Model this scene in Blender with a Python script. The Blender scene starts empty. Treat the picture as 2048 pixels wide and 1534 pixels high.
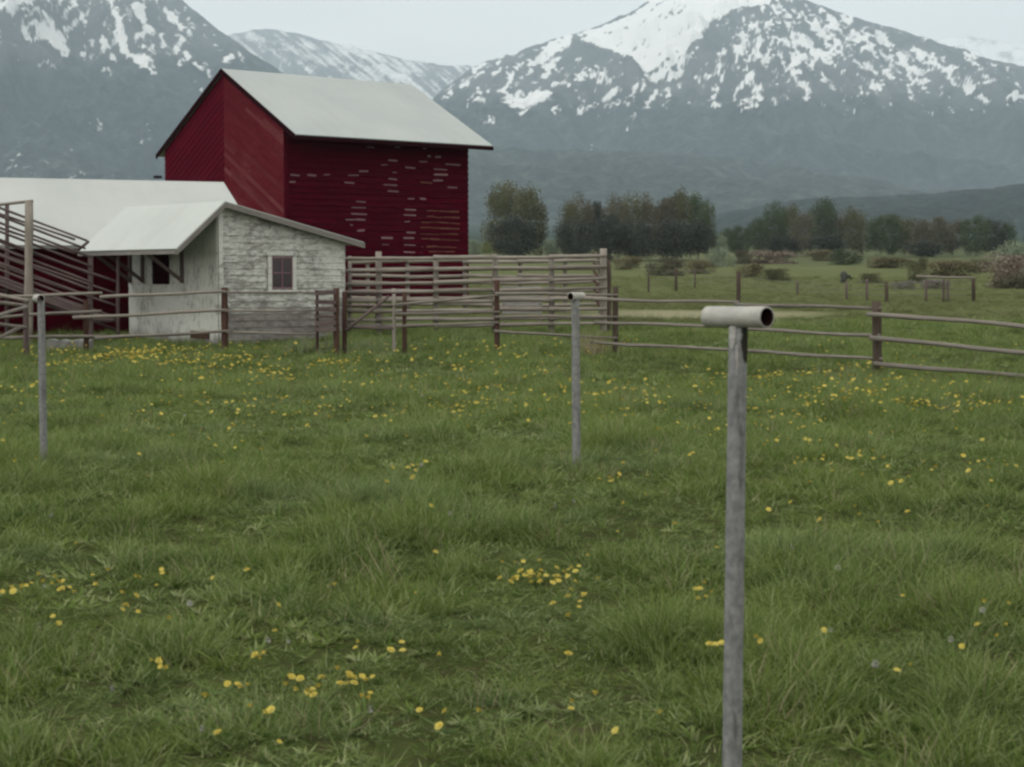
import bpy, math, random
import numpy as np
from mathutils import Vector
R = math.radians
random.seed(7); rng = np.random.default_rng(7)
SC = bpy.context.scene; COL = SC.collection

# ---------------------------------------------------------------- camera, sky, sun, exposure
F = 3300.0; CAMZ = 1.8; PITCH = math.atan(205.0 / F); CT, ST = math.cos(PITCH), math.sin(PITCH)
cam = bpy.data.cameras.new('camera'); co = bpy.data.objects.new('camera', cam); COL.objects.link(co)
co.location = (0, 0, CAMZ); co.rotation_euler = (R(90) - PITCH, 0, 0)
cam.sensor_width = 36; cam.lens = 36 * F / 2048; cam.clip_start = 0.1; cam.clip_end = 40000
cam.dof.use_dof = True; cam.dof.focus_distance = 26; cam.dof.aperture_fstop = 6.3
SC.camera = co
SUN_EL, SUN_AZ = 52.0, -118.0          # azimuth measured from +Y (view direction), positive to the right
W = bpy.data.worlds.new('World'); SC.world = W; W.use_nodes = True
nt = W.node_tree; nt.nodes.clear()
out = nt.nodes.new('ShaderNodeOutputWorld'); bg = nt.nodes.new('ShaderNodeBackground'); sky = nt.nodes.new('ShaderNodeTexSky')
sky.sky_type = 'NISHITA'; sky.sun_disc = False; sky.sun_elevation = R(SUN_EL); sky.sun_rotation = R(SUN_AZ)
sky.dust_density = 3.0; sky.ozone_density = 1.0
tc = nt.nodes.new('ShaderNodeTexCoord'); mp = nt.nodes.new('ShaderNodeMapping'); mp.inputs['Scale'].default_value = (1.2, 1.2, 5)
cn = nt.nodes.new('ShaderNodeTexNoise'); cn.inputs['Scale'].default_value = 2.2; cn.inputs['Detail'].default_value = 5; cn.inputs['Roughness'].default_value = .45
cr = nt.nodes.new('ShaderNodeValToRGB')
cr.color_ramp.elements[0].position = .3; cr.color_ramp.elements[0].color = (8.5, 7.95, 7.1, 1)
cr.color_ramp.elements[1].position = .75; cr.color_ramp.elements[1].color = (11.0, 10.2, 9.2, 1)
mx = nt.nodes.new('ShaderNodeMix'); mx.data_type = 'RGBA'; mx.inputs[0].default_value = .92
nt.links.new(tc.outputs['Generated'], mp.inputs[0]); nt.links.new(mp.outputs[0], cn.inputs['Vector'])
nt.links.new(cn.outputs['Fac'], cr.inputs[0]); nt.links.new(sky.outputs[0], mx.inputs[6]); nt.links.new(cr.outputs[0], mx.inputs[7])
nt.links.new(mx.outputs[2], bg.inputs[0]); bg.inputs[1].default_value = .15; nt.links.new(bg.outputs[0], out.inputs[0])
sl = bpy.data.lights.new('sun', 'SUN'); sl.energy = 1.25; sl.angle = R(25); sl.color = (1, .97, .92)
so = bpy.data.objects.new('sun', sl); COL.objects.link(so)
sdir = Vector((math.sin(R(SUN_AZ)) * math.cos(R(SUN_EL)), math.cos(R(SUN_AZ)) * math.cos(R(SUN_EL)), math.sin(R(SUN_EL))))
so.rotation_euler = sdir.to_track_quat('Z', 'Y').to_euler(); so.location = (0, 0, 60)
SC.view_settings.view_transform = 'Standard'; SC.view_settings.look = 'None'
SC.view_settings.exposure = 0.0; SC.view_settings.gamma = 1
SC.render.engine = 'CYCLES'; SC.cycles.use_denoising = True
SC.cycles.max_bounces = 6; SC.cycles.transparent_max_bounces = 8; SC.cycles.volume_bounces = 1
SC.cycles.filter_width = 2.5

# ---------------------------------------------------------------- measuring helpers
def ray(px, py):
    v = 767.0 - py
    return np.array([px - 1024.0, F * CT + v * ST, -F * ST + v * CT])
def P(px, py, Y):
    """point seen at pixel (px,py) at depth Y in front of the camera"""
    r = ray(px, py); return np.array([r[0] / r[1] * Y, Y, CAMZ + r[2] / r[1] * Y])
def proj(p):
    X, Y, Z = p[0], p[1], p[2] - CAMZ
    w = Y * CT - Z * ST; return (1024 + F * X / w, 767 - F * (Y * ST + Z * CT) / w)
def k_of(px, py): r = ray(px, py); return r[0] / r[1]
def z_at(py, Y): r = ray(1024, py); return CAMZ + r[2] / r[1] * Y
def run_to(p0, d, px, py):
    k = k_of(px, py); return (k * p0[1] - p0[0]) / (d[0] - k * d[1])

# ---------------------------------------------------------------- numpy noise
def _hash(ix, iy, seed):
    n = (ix.astype(np.int64) * 374761393 + iy.astype(np.int64) * 668265263 + seed * 974634777) & 0x7fffffff
    n = ((n ^ (n >> 13)) * 1274126177) & 0x7fffffff
    return ((n ^ (n >> 16)) & 0xffff) / 65535.0
def vnoise(x, y, seed=0):
    x = np.asarray(x, float); y = np.asarray(y, float)
    ix, iy = np.floor(x), np.floor(y); fx, fy = x - ix, y - iy
    fx = fx * fx * (3 - 2 * fx); fy = fy * fy * (3 - 2 * fy)
    a = _hash(ix, iy, seed); b = _hash(ix + 1, iy, seed); c = _hash(ix, iy + 1, seed); d = _hash(ix + 1, iy + 1, seed)
    return (a + (b - a) * fx) * (1 - fy) + (c + (d - c) * fx) * fy
def fbm(x, y, seed=0, o=4, g=.5):
    s = 0; a = 1; t = 0
    for i in range(o):
        s = s + a * vnoise(x * 2 ** i + i * 17.3, y * 2 ** i - i * 9.1, seed + i); t += a; a *= g
    return s / t

# ---------------------------------------------------------------- ground height
_Y = [-60, 0, 5, 8, 14, 20, 28, 34, 40, 50, 60, 80, 100, 150, 250, 400, 700, 1200, 2000, 4000, 9000, 14000]
_Z = [.0, -.02, -.13, -.04, .19, .16, .12, .29, .50, .84, 1.06, 1.42, 1.80, 2.70, 5.0, 8.8, 16.5, 31, 60, 150, 330, 420]
def ground(x, y):
    x = np.asarray(x, float); y = np.asarray(y, float)
    z = np.interp(y, _Y, _Z)
    near = np.clip((75 - y) / 40, 0, 1)
    z = z + near * (.10 * (fbm(x / 2.6, y / 2.6, 3, 3) - .5) + .05 * (fbm(x / .7, y / .7, 5, 2) - .5))
    z = z + np.clip((y - 60) / 120, 0, 1) * .5 * (fbm(x / 30, y / 30, 8, 3) - .5)
    return z
def gz(x, y): return float(ground(x, y))
def hit(px, py):
    """point where the sight line through a pixel meets the ground"""
    r = ray(px, py); Y = np.concatenate([np.linspace(3, 80, 1500), np.geomspace(80, 3000, 1500)])
    X = r[0] / r[1] * Y; Z = CAMZ + r[2] / r[1] * Y; g = ground(X, Y) - Z
    i = np.argmax(g > 0)
    if g[i] <= 0: i = len(Y) - 1
    return np.array([X[i], Y[i], ground(X[i], Y[i])])

# ---------------------------------------------------------------- mesh collector
class MB:
    def __init__(s): s.v = []; s.f = []; s.m = []; s.w = []; s.smooth = False
    def add(s, pts, faces, mat=0, wc=None):
        n = len(s.v); s.v.extend([tuple(map(float, p)) for p in pts])
        s.w.extend([tuple(c) for c in wc] if wc is not None else [(0, 0, .5)] * len(pts))
        for f in faces: s.f.append([i + n for i in f]); s.m.append(mat)
    def prism(s, a, b, ex, ey, mat=0, rnd=None):
        """beam of rectangular section from a to b, half extents given as vectors ex, ey"""
        a, b, ex, ey = map(np.asarray, (a, b, ex, ey)); rnd = random.random() if rnd is None else rnd
        L = np.linalg.norm(b - a); h = [(-1, -1), (1, -1), (1, 1), (-1, 1)]
        pts = [a + ex * i + ey * j for i, j in h] + [b + ex * i + ey * j for i, j in h]
        per = np.linalg.norm(ex) * 2; pj = np.linalg.norm(ey) * 2
        wc = [(i * per + j * pj * .5, t, rnd) for t in (0, L) for i, j in h]
        s.add(pts, [(3, 2, 1, 0), (4, 5, 6, 7), (0, 1, 5, 4), (1, 2, 6, 5), (2, 3, 7, 6), (3, 0, 4, 7)], mat, wc)
    def box(s, c, size, rz=0, mat=0):
        c = np.asarray(c, float); x = np.array([math.cos(rz), math.sin(rz), 0]); y = np.array([-x[1], x[0], 0])
        h = np.array([0, 0, size[2] / 2]); s.prism(c - h, c + h, x * size[0] / 2, y * size[1] / 2, mat)
    def tube(s, pts, rad, n=8, mat=0, cap=True, rnd=None, lump=0.0):
        pts = [np.asarray(p, float) for p in pts]; rad = rad if hasattr(rad, '__len__') else [rad] * len(pts)
        rnd = random.random() if rnd is None else rnd; L = 0; V = []; Wc = []
        for i, p in enumerate(pts):
            t = pts[min(i + 1, len(pts) - 1)] - pts[max(i - 1, 0)]; t /= np.linalg.norm(t) + 1e-9
            u = np.cross(t, [0, 0, 1.0] if abs(t[2]) < .9 else [1.0, 0, 0]); u /= np.linalg.norm(u); w = np.cross(t, u)
            if i: L += np.linalg.norm(p - pts[i - 1])
            for j in range(n):
                a = 2 * math.pi * j / n; r = rad[i] * (1 + lump * (random.random() - .5))
                V.append(p + (u * math.cos(a) + w * math.sin(a)) * r); Wc.append((j / n * 2 * math.pi * rad[i], L, rnd))
        fs = [(i * n + j, i * n + (j + 1) % n, (i + 1) * n + (j + 1) % n, (i + 1) * n + j) for i in range(len(pts) - 1) for j in range(n)]
        if cap: fs += [tuple(range(n))[::-1], tuple((len(pts) - 1) * n + j for j in range(n))]
        s.add(V, fs, mat, Wc)
    def pole(s, a, b, r0, r1=None, n=8, mat=0, bend=.02, seg=None):
        """a natural round pole: slightly bent, tapering and lumpy"""
        a = np.asarray(a, float); b = np.asarray(b, float); r1 = r0 if r1 is None else r1; L = np.linalg.norm(b - a)
        k = seg or max(3, int(L / .45)); ph = random.random() * 6; o = np.array([random.uniform(-1, 1), random.uniform(-1, 1), random.uniform(-1, 1)]) * bend * L * .35
        pts = []; rad = []
        for i in range(k + 1):
            t = i / k; pts.append(a + (b - a) * t + o * math.sin(math.pi * t) + np.array([0, 0, 1]) * math.sin(ph + t * 7) * bend * .25 * L * math.sin(math.pi * t))
            rad.append((r0 + (r1 - r0) * t) * (1 + .08 * math.sin(ph * 3 + t * 11)))
        s.tube(pts, rad, n, mat, lump=.12)
    def build(s, name, mats, parent=None, smooth=False):
        me = bpy.data.meshes.new(name); V = np.array(s.v, float).reshape(-1, 3)
        if parent is not None:
            off = Vector((0, 0, 0)); q = parent
            while q is not None: off += q.location; q = q.parent
            V = V - np.array(off)
        me.from_pydata(V.tolist(), [], s.f)
        for m in (mats if isinstance(mats, (list, tuple)) else [mats]): me.materials.append(m)
        me.polygons.foreach_set('material_index', s.m)
        at = me.attributes.new('wc', 'FLOAT_VECTOR', 'POINT'); at.data.foreach_set('vector', np.array(s.w, float).ravel())
        if smooth or s.smooth: me.polygons.foreach_set('use_smooth', [True] * len(me.polygons))
        me.update(); o = bpy.data.objects.new(name, me); COL.objects.link(o)
        if parent is not None: o.parent = parent
        return o
def tag(o, label=None, cat=None, group=None, kind=None):
    if label: o['label'] = label
    if cat: o['category'] = cat
    if group: o['group'] = group
    if kind: o['kind'] = kind
    return o
def thing(name, label, cat, loc, group=None):
    o = bpy.data.objects.new(name, None); COL.objects.link(o); o.location = [float(c) for c in loc]; o.empty_display_size = .2
    return tag(o, label, cat, group)
def np_mesh(name, V, Fq, attrs=None, smooth=True, mats=()):
    me = bpy.data.meshes.new(name); V = np.asarray(V, np.float32); Fq = np.asarray(Fq, np.int32); k = Fq.shape[1]
    me.vertices.add(len(V)); me.vertices.foreach_set('co', V.ravel())
    me.loops.add(Fq.size); me.loops.foreach_set('vertex_index', Fq.ravel())
    me.polygons.add(len(Fq)); me.polygons.foreach_set('loop_start', np.arange(0, Fq.size, k, dtype=np.int32))
    me.update(calc_edges=True)
    me.polygons.foreach_set('use_smooth', np.full(len(Fq), smooth))
    for n, (t, d) in (attrs or {}).items():
        a = me.attributes.new(n, t, 'POINT'); a.data.foreach_set('value' if t in ('FLOAT', 'INT') else 'vector', np.asarray(d, np.int32 if t == 'INT' else np.float32).ravel())
    for m in mats: me.materials.append(m)
    return me

# ---------------------------------------------------------------- materials
class NT:
    def __init__(s, name):
        s.m = bpy.data.materials.new(name); s.m.use_nodes = True; s.t = s.m.node_tree; s.b = s.t.nodes['Principled BSDF']
        s.o = s.t.nodes['Material Output']
    def n(s, typ, **kw):
        x = s.t.nodes.new(typ)
        for k, v in kw.items(): setattr(x, k, v)
        return x
    def l(s, a, b): s.t.links.new(a, b)
    def attr(s, name, out='Vector', typ='GEOMETRY'):
        a = s.n('ShaderNodeAttribute', attribute_type=typ); a.attribute_name = name; return a.outputs[out]
    def noise(s, vec, scale, detail=4, rough=.55, sc=None, dist=0):
        if sc is not None:
            m = s.n('ShaderNodeMapping'); m.inputs['Scale'].default_value = sc; s.l(vec, m.inputs[0]); vec = m.outputs[0]
        x = s.n('ShaderNodeTexNoise'); x.inputs['Scale'].default_value = scale; x.inputs['Detail'].default_value = detail
        x.inputs['Roughness'].default_value = rough; x.inputs['Distortion'].default_value = dist; s.l(vec, x.inputs['Vector']); return x.outputs['Fac']
    def ramp(s, fac, stops):
        x = s.n('ShaderNodeValToRGB'); e = x.color_ramp.elements
        while len(e) < len(stops): e.new(.5)
        for q, (p, c) in zip(e, stops): q.position = p; q.color = (*c, 1) if hasattr(c, '__len__') else (c, c, c, 1)
        s.l(fac, x.inputs[0]); return x.outputs[0]
    def mix(s, f, a, b, mode='MIX'):
        x = s.n('ShaderNodeMix', data_type='RGBA', blend_type=mode)
        for v, i in ((f, 0), (a, 6), (b, 7)):
            if hasattr(v, 'links') or hasattr(v, 'is_output'): s.l(v, x.inputs[i])
            elif i == 0: x.inputs[0].default_value = v
            else: x.inputs[i].default_value = (*v, 1)
        return x.outputs[2]
    def math(s, op, a, b=0.0, clamp=False):
        x = s.n('ShaderNodeMath', operation=op); x.use_clamp = clamp
        for v, i in ((a, 0), (b, 1)):
            if hasattr(v, 'is_output'): s.l(v, x.inputs[i])
            else: x.inputs[i].default_value = v
        return x.outputs[0]
    def sep(s, v):
        x = s.n('ShaderNodeSeparateXYZ'); s.l(v, x.inputs[0]); return x.outputs
    def bump(s, h, st=.3, d=.02):
        x = s.n('ShaderNodeBump'); x.inputs['Strength'].default_value = st; x.inputs['Distance'].default_value = d; s.l(h, x.inputs['Height']); s.l(x.outputs[0], s.b.inputs['Normal'])
    def done(s, col, rough=.8, spec=.3):
        if hasattr(col, 'is_output'): s.l(col, s.b.inputs['Base Color'])
        else: s.b.inputs['Base Color'].default_value = (*col, 1)
        if hasattr(rough, 'is_output'): s.l(rough, s.b.inputs['Roughness'])
        else: s.b.inputs['Roughness'].default_value = rough
        s.b.inputs['Specular IOR Level'].default_value = spec; return s.m

def wood_mat(name, dark, mid, light, red=None):
    m = NT(name); w = m.attr('wc'); r = m.sep(w)[2]
    g = m.noise(w, 1.0, 5, .6, sc=(45, 3.0, 40)); big = m.noise(w, 1.0, 3, .5, sc=(6, 1.1, 60))
    c = m.ramp(g, [(.25, dark), (.5, mid), (.78, light)])
    c = m.mix(m.ramp(big, [(.35, 0), (.7, 1)]), c, m.mix(.5, c, dark))
    c = m.mix(m.math('MULTIPLY', r, .45), c, light if red is None else red)
    m.bump(g, .5, .01); return m.done(c, .95, .06)
M_rail = wood_mat('rail_wood', (.058, .053, .047), (.150, .140, .124), (.27, .254, .228))
M_post = wood_mat('post_wood', (.02, .012, .010), (.055, .031, .025), (.10, .065, .052))
M_postd = wood_mat('dark_post_wood', (.02, .016, .013), (.058, .046, .038), (.11, .09, .075))
M_corral = wood_mat('corral_wood', (.075, .068, .060), (.205, .190, .168), (.335, .315, .285))
M_chute = wood_mat('chute_wood', (.034, .024, .025), (.090, .068, .067), (.165, .137, .132))
M_board = wood_mat('grey_board', (.12, .12, .116), (.23, .228, .22), (.31, .31, .30))

def paint_mat(name, base, var, bare, wear=.62, soft=.12, streak=.0):
    m = NT(name); w = m.attr('wc'); x = m.sep(w)
    a = m.noise(w, 1, 5, .6, sc=(1.6, 5.0, 7)); b = m.noise(w, 1, 5, .65, sc=(9, 40, 30)); big = m.noise(w, .45, 3, .5)
    c = m.mix(m.ramp(a, [(.3, 0), (.72, 1)]), base, var)
    c = m.mix(m.math('MULTIPLY', x[2], .35), c, (base[0] * .45, base[1] * .45, base[2] * .45)); c = m.mix(m.ramp(x[2], [(.78, 0), (1, streak)]), c, bare)
    s = m.math('ADD', m.math('MULTIPLY', b, .6), m.math('MULTIPLY', big, .5))
    c = m.mix(m.ramp(s, [(wear, 0), (wear + soft, 1)]), c, bare)
    m.bump(b, .35, .006); return m.done(c, .95, .03)
M_red = paint_mat('barn_red_side', (.062, .0010, .0080), (.034, .0008, .0072), (.06, .006, .012), .70)
M_redg = paint_mat('barn_red_gable_board', (.070, .0055, .012), (.090, .014, .019), (.17, .065, .065), .60, .16, .55)
M_redl = paint_mat('barn_red_gable_shaded', (.080, .0025, .0110), (.056, .0018, .0095), (.09, .010, .018), .68, .2)  # left gable half: shade from its board slant put into a darker red
M_redlow = paint_mat('low_barn_red', (.048, .0010, .0055), (.026, .0008, .0040), (.04, .004, .008), .76)
M_bare = wood_mat('bare_board', (.11, .05, .07), (.19, .115, .135), (.27, .18, .195))
M_tan = wood_mat('tan_board', (.07, .018, .018), (.12, .045, .038), (.17, .08, .06))
M_trimred = paint_mat('red_trim', (.018, .0025, .005), (.012, .002, .004), (.02, .005, .006), .8)

# white weathered shed siding: more bare and brown towards the base, where rain and soil splash it
def shed_mat(name, lo, clean):
    m = NT(name); w = m.attr('wc'); x = m.sep(w); geo = m.n('ShaderNodeTexCoord'); z = m.sep(geo.outputs['Object'])[2]
    f = m.noise(w, 1, 6, .72, sc=(5.5, 13, .8)); g = m.noise(w, 1, 4, .6, sc=(20, 60, 5)); b = m.noise(w, .9, 4, .6)
    white = m.mix(m.ramp(g, [(.3, 0), (.7, 1)]), (.56, .59, .565), (.42, .45, .43))
    grey = m.mix(m.ramp(g, [(.3, 0), (.7, 1)]), (.10, .105, .095), (.19, .19, .175))
    k = m.math('ADD', m.math('MULTIPLY', f, .75), m.math('MULTIPLY', b, .45))
    c = m.mix(m.ramp(k, [(clean, 0), (clean + .16, .85)]), white, grey)
    h = m.math('ADD', z, m.math('MULTIPLY', m.math('SUBTRACT', m.noise(w, 1.3, 4, .6), .5), 1.1))
    wear = m.ramp(h, [(0.0, 1.0), (lo, 1.0), (lo + .28, 0.0)]); 
    c = m.mix(m.math('MULTIPLY', wear, .72), c, (.095, .08, .08))
    m.bump(f, .5, .01); return m.done(c, .85, .15)
M_shed = shed_mat('shed_gable_siding', .70, .525)
M_shedside = shed_mat('shed_side_boards', .15, .63)

def roof_mat(name, col, col2, ribs=True):
    m = NT(name); w = m.attr('wc'); a = m.noise(w, .35, 4, .55); b = m.noise(w, 1, 4, .6, sc=(1.2, .25, 1)); f = m.noise(w, 9, 3, .6)
    c = m.mix(m.ramp(a, [(.3, 0), (.7, 1)]), col, col2)
    c = m.mix(m.ramp(b, [(.55, 0), (.85, .35)]), c, (.25, .25, .24))
    c = m.mix(m.ramp(f, [(.5, 0), (.8, .12)]), c, (.22, .22, .22))
    u = m.sep(w)[0]
    wv = m.math('PINGPONG', u, .31) if ribs else f
    m.bump(wv, .6, .04); m.b.inputs['Metallic'].default_value = .12; return m.done(c, .55, .4)
M_roof = roof_mat('barn_roof_metal', (.285, .33, .335), (.335, .375, .375))
M_roof2 = roof_mat('low_roof_metal', (.315, .35, .345), (.37, .40, .39))
M_roof3 = roof_mat('shed_roof_metal', (.355, .40, .39), (.41, .445, .435))
M_fascia = wood_mat('fascia_wood', (.07, .068, .062), (.15, .147, .138), (.235, .235, .222))
m = NT('window_glass'); M_glass = m.done((.012, .006, .012), .15, .5)
m = NT('dark_inside'); M_dark = m.done((.012, .004, .006), .9, .1)

def galv(name, a, b, sc=1.0):
    m = NT(name); w = m.attr('wc'); n = m.noise(w, 30 * sc, 5, .65); s = m.noise(w, 1, 4, .6, sc=(30, 5, 5)); L = m.noise(w, 1, 3, .5, sc=(8, 9, 3))
    c = m.mix(m.ramp(n, [(.35, 0), (.65, 1)]), a, b)
    c = m.mix(m.ramp(s, [(.54, 0), (.68, .7)]), c, (.055, .058, .06))
    c = m.mix(m.ramp(L, [(.6, 0), (.72, .5)]), c, (.21, .22, .22))
    m.bump(n, .4, .004); return m.done(c, .7, .3)
M_pipe = galv('grey_pipe_post', (.115, .124, .130), (.205, .215, .218))
def white_paint():
    m = NT('white_pipe_paint'); w = m.attr('wc'); n = m.noise(w, 14, 5, .6); s = m.noise(w, 1, 4, .6, sc=(40, 12, 5))
    c = m.mix(m.ramp(n, [(.3, 0), (.75, 1)]), (.37, .375, .352), (.22, .225, .213)); c = m.mix(m.ramp(s, [(.64, 0), (.74, .6)]), c, (.16, .15, .12))
    m.bump(n, .2, .003); return m.done(c, .6, .3)
M_wpipe = white_paint()
M_strip = galv('peeled_strip', (.22, .225, .22), (.34, .345, .335), .6)
m = NT('rotten_wood'); M_rot = m.done(m.mix(m.noise(m.attr('wc'), 40, 4), (.010, .010, .008), (.05, .05, .04)), .95, .03)
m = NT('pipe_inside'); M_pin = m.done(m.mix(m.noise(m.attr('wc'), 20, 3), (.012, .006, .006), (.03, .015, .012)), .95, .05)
m = NT('concrete'); g_ = m.n('ShaderNodeTexCoord').outputs['Object']; M_conc = m.done(m.mix(m.noise(g_, 6, 6, .7), (.12, .125, .12), (.24, .245, .24)), .95, .1)
m = NT('wire_metal'); M_wire = m.done((.12, .12, .115), .6, .3)

# ground
def ground_mat():
    m = NT('pasture_ground'); g = m.n('ShaderNodeNewGeometry').outputs['Position']; x, y, z = m.sep(g)
    n1 = m.noise(g, .35, 6, .6); n2 = m.noise(g, 2.2, 6, .65); n3 = m.noise(g, 11, 5, .7); far = m.noise(g, 1, 5, .6, sc=(.018, .05, .05))
    near = m.mix(m.ramp(n2, [(.3, 0), (.7, 1)]), (.030, .045, .014), (.055, .075, .022))
    near = m.mix(m.ramp(n3, [(.45, 0), (.65, .8)]), near, (.050, .042, .024))
    mid = m.mix(m.ramp(n1, [(.3, 0), (.7, 1)]), (.085, .105, .042), (.135, .145, .066))
    mid = m.mix(m.ramp(n3, [(.3, .55), (.7, 0)]), mid, (.05, .075, .022))
    mid = m.mix(m.ramp(n2, [(.55, 0), (.75, .6)]), mid, (.17, .165, .085))
    farc = m.mix(m.ramp(far, [(.35, 0), (.65, 1)]), (.060, .078, .038), (.14, .150, .078))
    farc = m.mix(m.ramp(n1, [(.35, .5), (.7, 0)]), farc, (.05, .07, .035))
    forest = m.mix(m.ramp(m.noise(g, .02, 6, .7), [(.3, 0), (.7, 1)]), (.012, .022, .014), (.030, .045, .025))
    def step(a, b): return m.math('MULTIPLY', m.math('SUBTRACT', y, a), 1.0 / (b - a), True)
    c = m.mix(step(34, 52), near, mid); c = m.mix(step(110, 220), c, farc)
    fy = m.math('ADD', y, m.math('MULTIPLY', m.noise(g, .004, 4), 500))
    c = m.mix(m.math('MULTIPLY', m.math('SUBTRACT', fy, 900), 1 / 150, True), c, forest)
    # the dry bare strip behind the rail fence
    dx = m.math('MULTIPLY', m.math('SUBTRACT', x, 5.5), 1 / 4.6); dy = m.math('MULTIPLY', m.math('SUBTRACT', m.math('ADD', y, m.math('MULTIPLY', n2, 3)), 51), 1 / 3.0)
    r = m.math('ADD', m.math('MULTIPLY', dx, dx), m.math('MULTIPLY', dy, dy))
    c = m.mix(m.ramp(r, [(.2, .85), (1.0, 0)]), c, (.24, .235, .155))
    m.bump(n3, .8, .06); return m.done(c, .97, .02)
M_ground = ground_mat()

def grass_mat(name, tip=(.205, .275, .075), dull=0.0):
    m = NT(name); geo = m.n('ShaderNodeNewGeometry'); g = geo.outputs['Position']; w = m.attr('wc'); h = m.sep(w)[1]; rb = m.sep(w)[2]
    n1 = m.noise(g, .55, 4, .55, sc=(1, 1, 0)); n2 = m.noise(g, 2.1, 3, .5, sc=(1, 1, 0)); oi = m.n('ShaderNodeObjectInfo').outputs['Random']
    n0 = m.noise(g, .42, 4, .6, sc=(1, 1.3, 0))
    c = m.mix(m.ramp(n1, [(.35, 0), (.65, 1)]), (.094, .160, .018), (.048, .112, .026))
    c = m.mix(m.ramp(n2, [(.42, 0), (.7, .75)]), c, (.146, .196, .024))
    c = m.mix(m.ramp(n0, [(.50, 0), (.66, .85)]), c, (.130, .200, .105)); c = m.mix(m.ramp(n0, [(.38, .85), (.48, 0)]), c, (.034, .080, .014))
    c = m.mix(m.math('MULTIPLY', oi, .5), c, (.052, .090, .022))
    c = m.mix(m.ramp(rb, [(0, .6), (.35, 0)]), c, (.030, .058, .008)); c = m.mix(m.ramp(rb, [(.66, 0), (.95, .9)]), c, (.32, .35, .20))
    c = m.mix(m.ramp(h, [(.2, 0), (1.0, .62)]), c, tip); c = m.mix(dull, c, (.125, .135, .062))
    d = m.n('ShaderNodeBsdfDiffuse'); t = m.n('ShaderNodeBsdfTranslucent'); gl = m.n('ShaderNodeBsdfGlossy'); gl.inputs['Roughness'].default_value = .5
    mm = m.n('ShaderNodeMixShader'); mm.inputs[0].default_value = .35; m2 = m.n('ShaderNodeMixShader'); m2.inputs[0].default_value = .012
    m.l(c, d.inputs[0]); m.l(c, t.inputs[0]); m.l(d.outputs[0], mm.inputs[1]); m.l(t.outputs[0], mm.inputs[2])
    m.l(mm.outputs[0], m2.inputs[1]); m.l(gl.outputs[0], m2.inputs[2]); m.l(m2.outputs[0], m.o.inputs[0]); return m.m
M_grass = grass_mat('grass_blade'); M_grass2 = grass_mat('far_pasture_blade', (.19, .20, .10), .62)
def simple_leaf(name, a, b, sc=.6):
    m = NT(name); g = m.n('ShaderNodeTexCoord').outputs['Object']; w = m.attr('wc'); oi = m.n('ShaderNodeObjectInfo').outputs['Random']
    c = m.mix(m.ramp(m.noise(g, sc, 4, .6), [(.35, 0), (.65, 1)]), a, b); c = m.mix(m.math('MULTIPLY', m.sep(w)[2], .6), c, tuple(q * .45 for q in a))
    c = m.mix(m.math('MULTIPLY', oi, .3), c, tuple(q * 1.25 for q in b)); return m.done(c, .95, .03)
M_dry = simple_leaf('dry_stalks', (.20, .17, .11), (.34, .31, .21), 3)
M_weed = simple_leaf('grey_weeds', (.13, .17, .09), (.22, .25, .15), 3)
M_petal = simple_leaf('dandelion_yellow', (.56, .47, .08), (.64, .58, .19), 20)
M_clock = simple_leaf('seed_head_white', (.26, .27, .24), (.33, .34, .31), 20)
M_stem = simple_leaf('stem_green', (.10, .15, .045), (.14, .18, .07), 10)
M_bark = wood_mat('bark', (.04, .038, .035), (.09, .085, .08), (.20, .195, .185))
M_palebark = wood_mat('pale_bark', (.12, .12, .115), (.22, .22, .21), (.33, .33, .32))
TREE = {'olive': simple_leaf('leaf_olive', (.082, .090, .052), (.140, .146, .085)), 'brown': simple_leaf('leaf_bud_brown', (.086, .085, .064), (.132, .130, .094)),
        'green': simple_leaf('leaf_green', (.056, .080, .050), (.092, .120, .074)), 'dark': simple_leaf('leaf_dark', (.046, .054, .050), (.070, .080, .068)),
        'spring': simple_leaf('leaf_spring', (.12, .145, .035), (.16, .18, .055)), 'pink': simple_leaf('willow_pink', (.17, .14, .115), (.26, .225, .19)),
        'tan': simple_leaf('brush_tan', (.125, .115, .07), (.19, .18, .11)), 'grey': simple_leaf('brush_grey', (.17, .165, .15), (.27, .26, .24)), 'pale': simple_leaf('willow_pale', (.16, .21, .15), (.25, .30, .22))}

# ---------------------------------------------------------------- ground sheet
def axis(dense0, dense1, step, lo, hi, n):
    a = np.arange(dense0, dense1 + 1e-6, step); g = np.geomspace(step, hi - dense1, n); h = np.geomspace(step, dense0 - lo, n)
    return np.concatenate([(dense0 - h)[::-1], a, dense1 + g])
xs = axis(-15, 15, .25, -9000, 9000, 60); ys = axis(-1, 60, .25, -80, 14000, 110); ys = ys[ys > -81]
GX, GY = np.meshgrid(xs, ys); GZ = ground(GX, GY); nx, ny = len(xs), len(ys)
idx = np.arange(nx * ny).reshape(ny, nx)
Fq = np.stack([idx[:-1, :-1], idx[:-1, 1:], idx[1:, 1:], idx[1:, :-1]], -1).reshape(-1, 4)
o = bpy.data.objects.new('ground', np_mesh('ground', np.stack([GX, GY, GZ], -1).reshape(-1, 3), Fq, mats=[M_ground])); COL.objects.link(o)
tag(o, 'green pasture ground rising gently to the foot of the mountains', 'ground', kind='structure')

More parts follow.
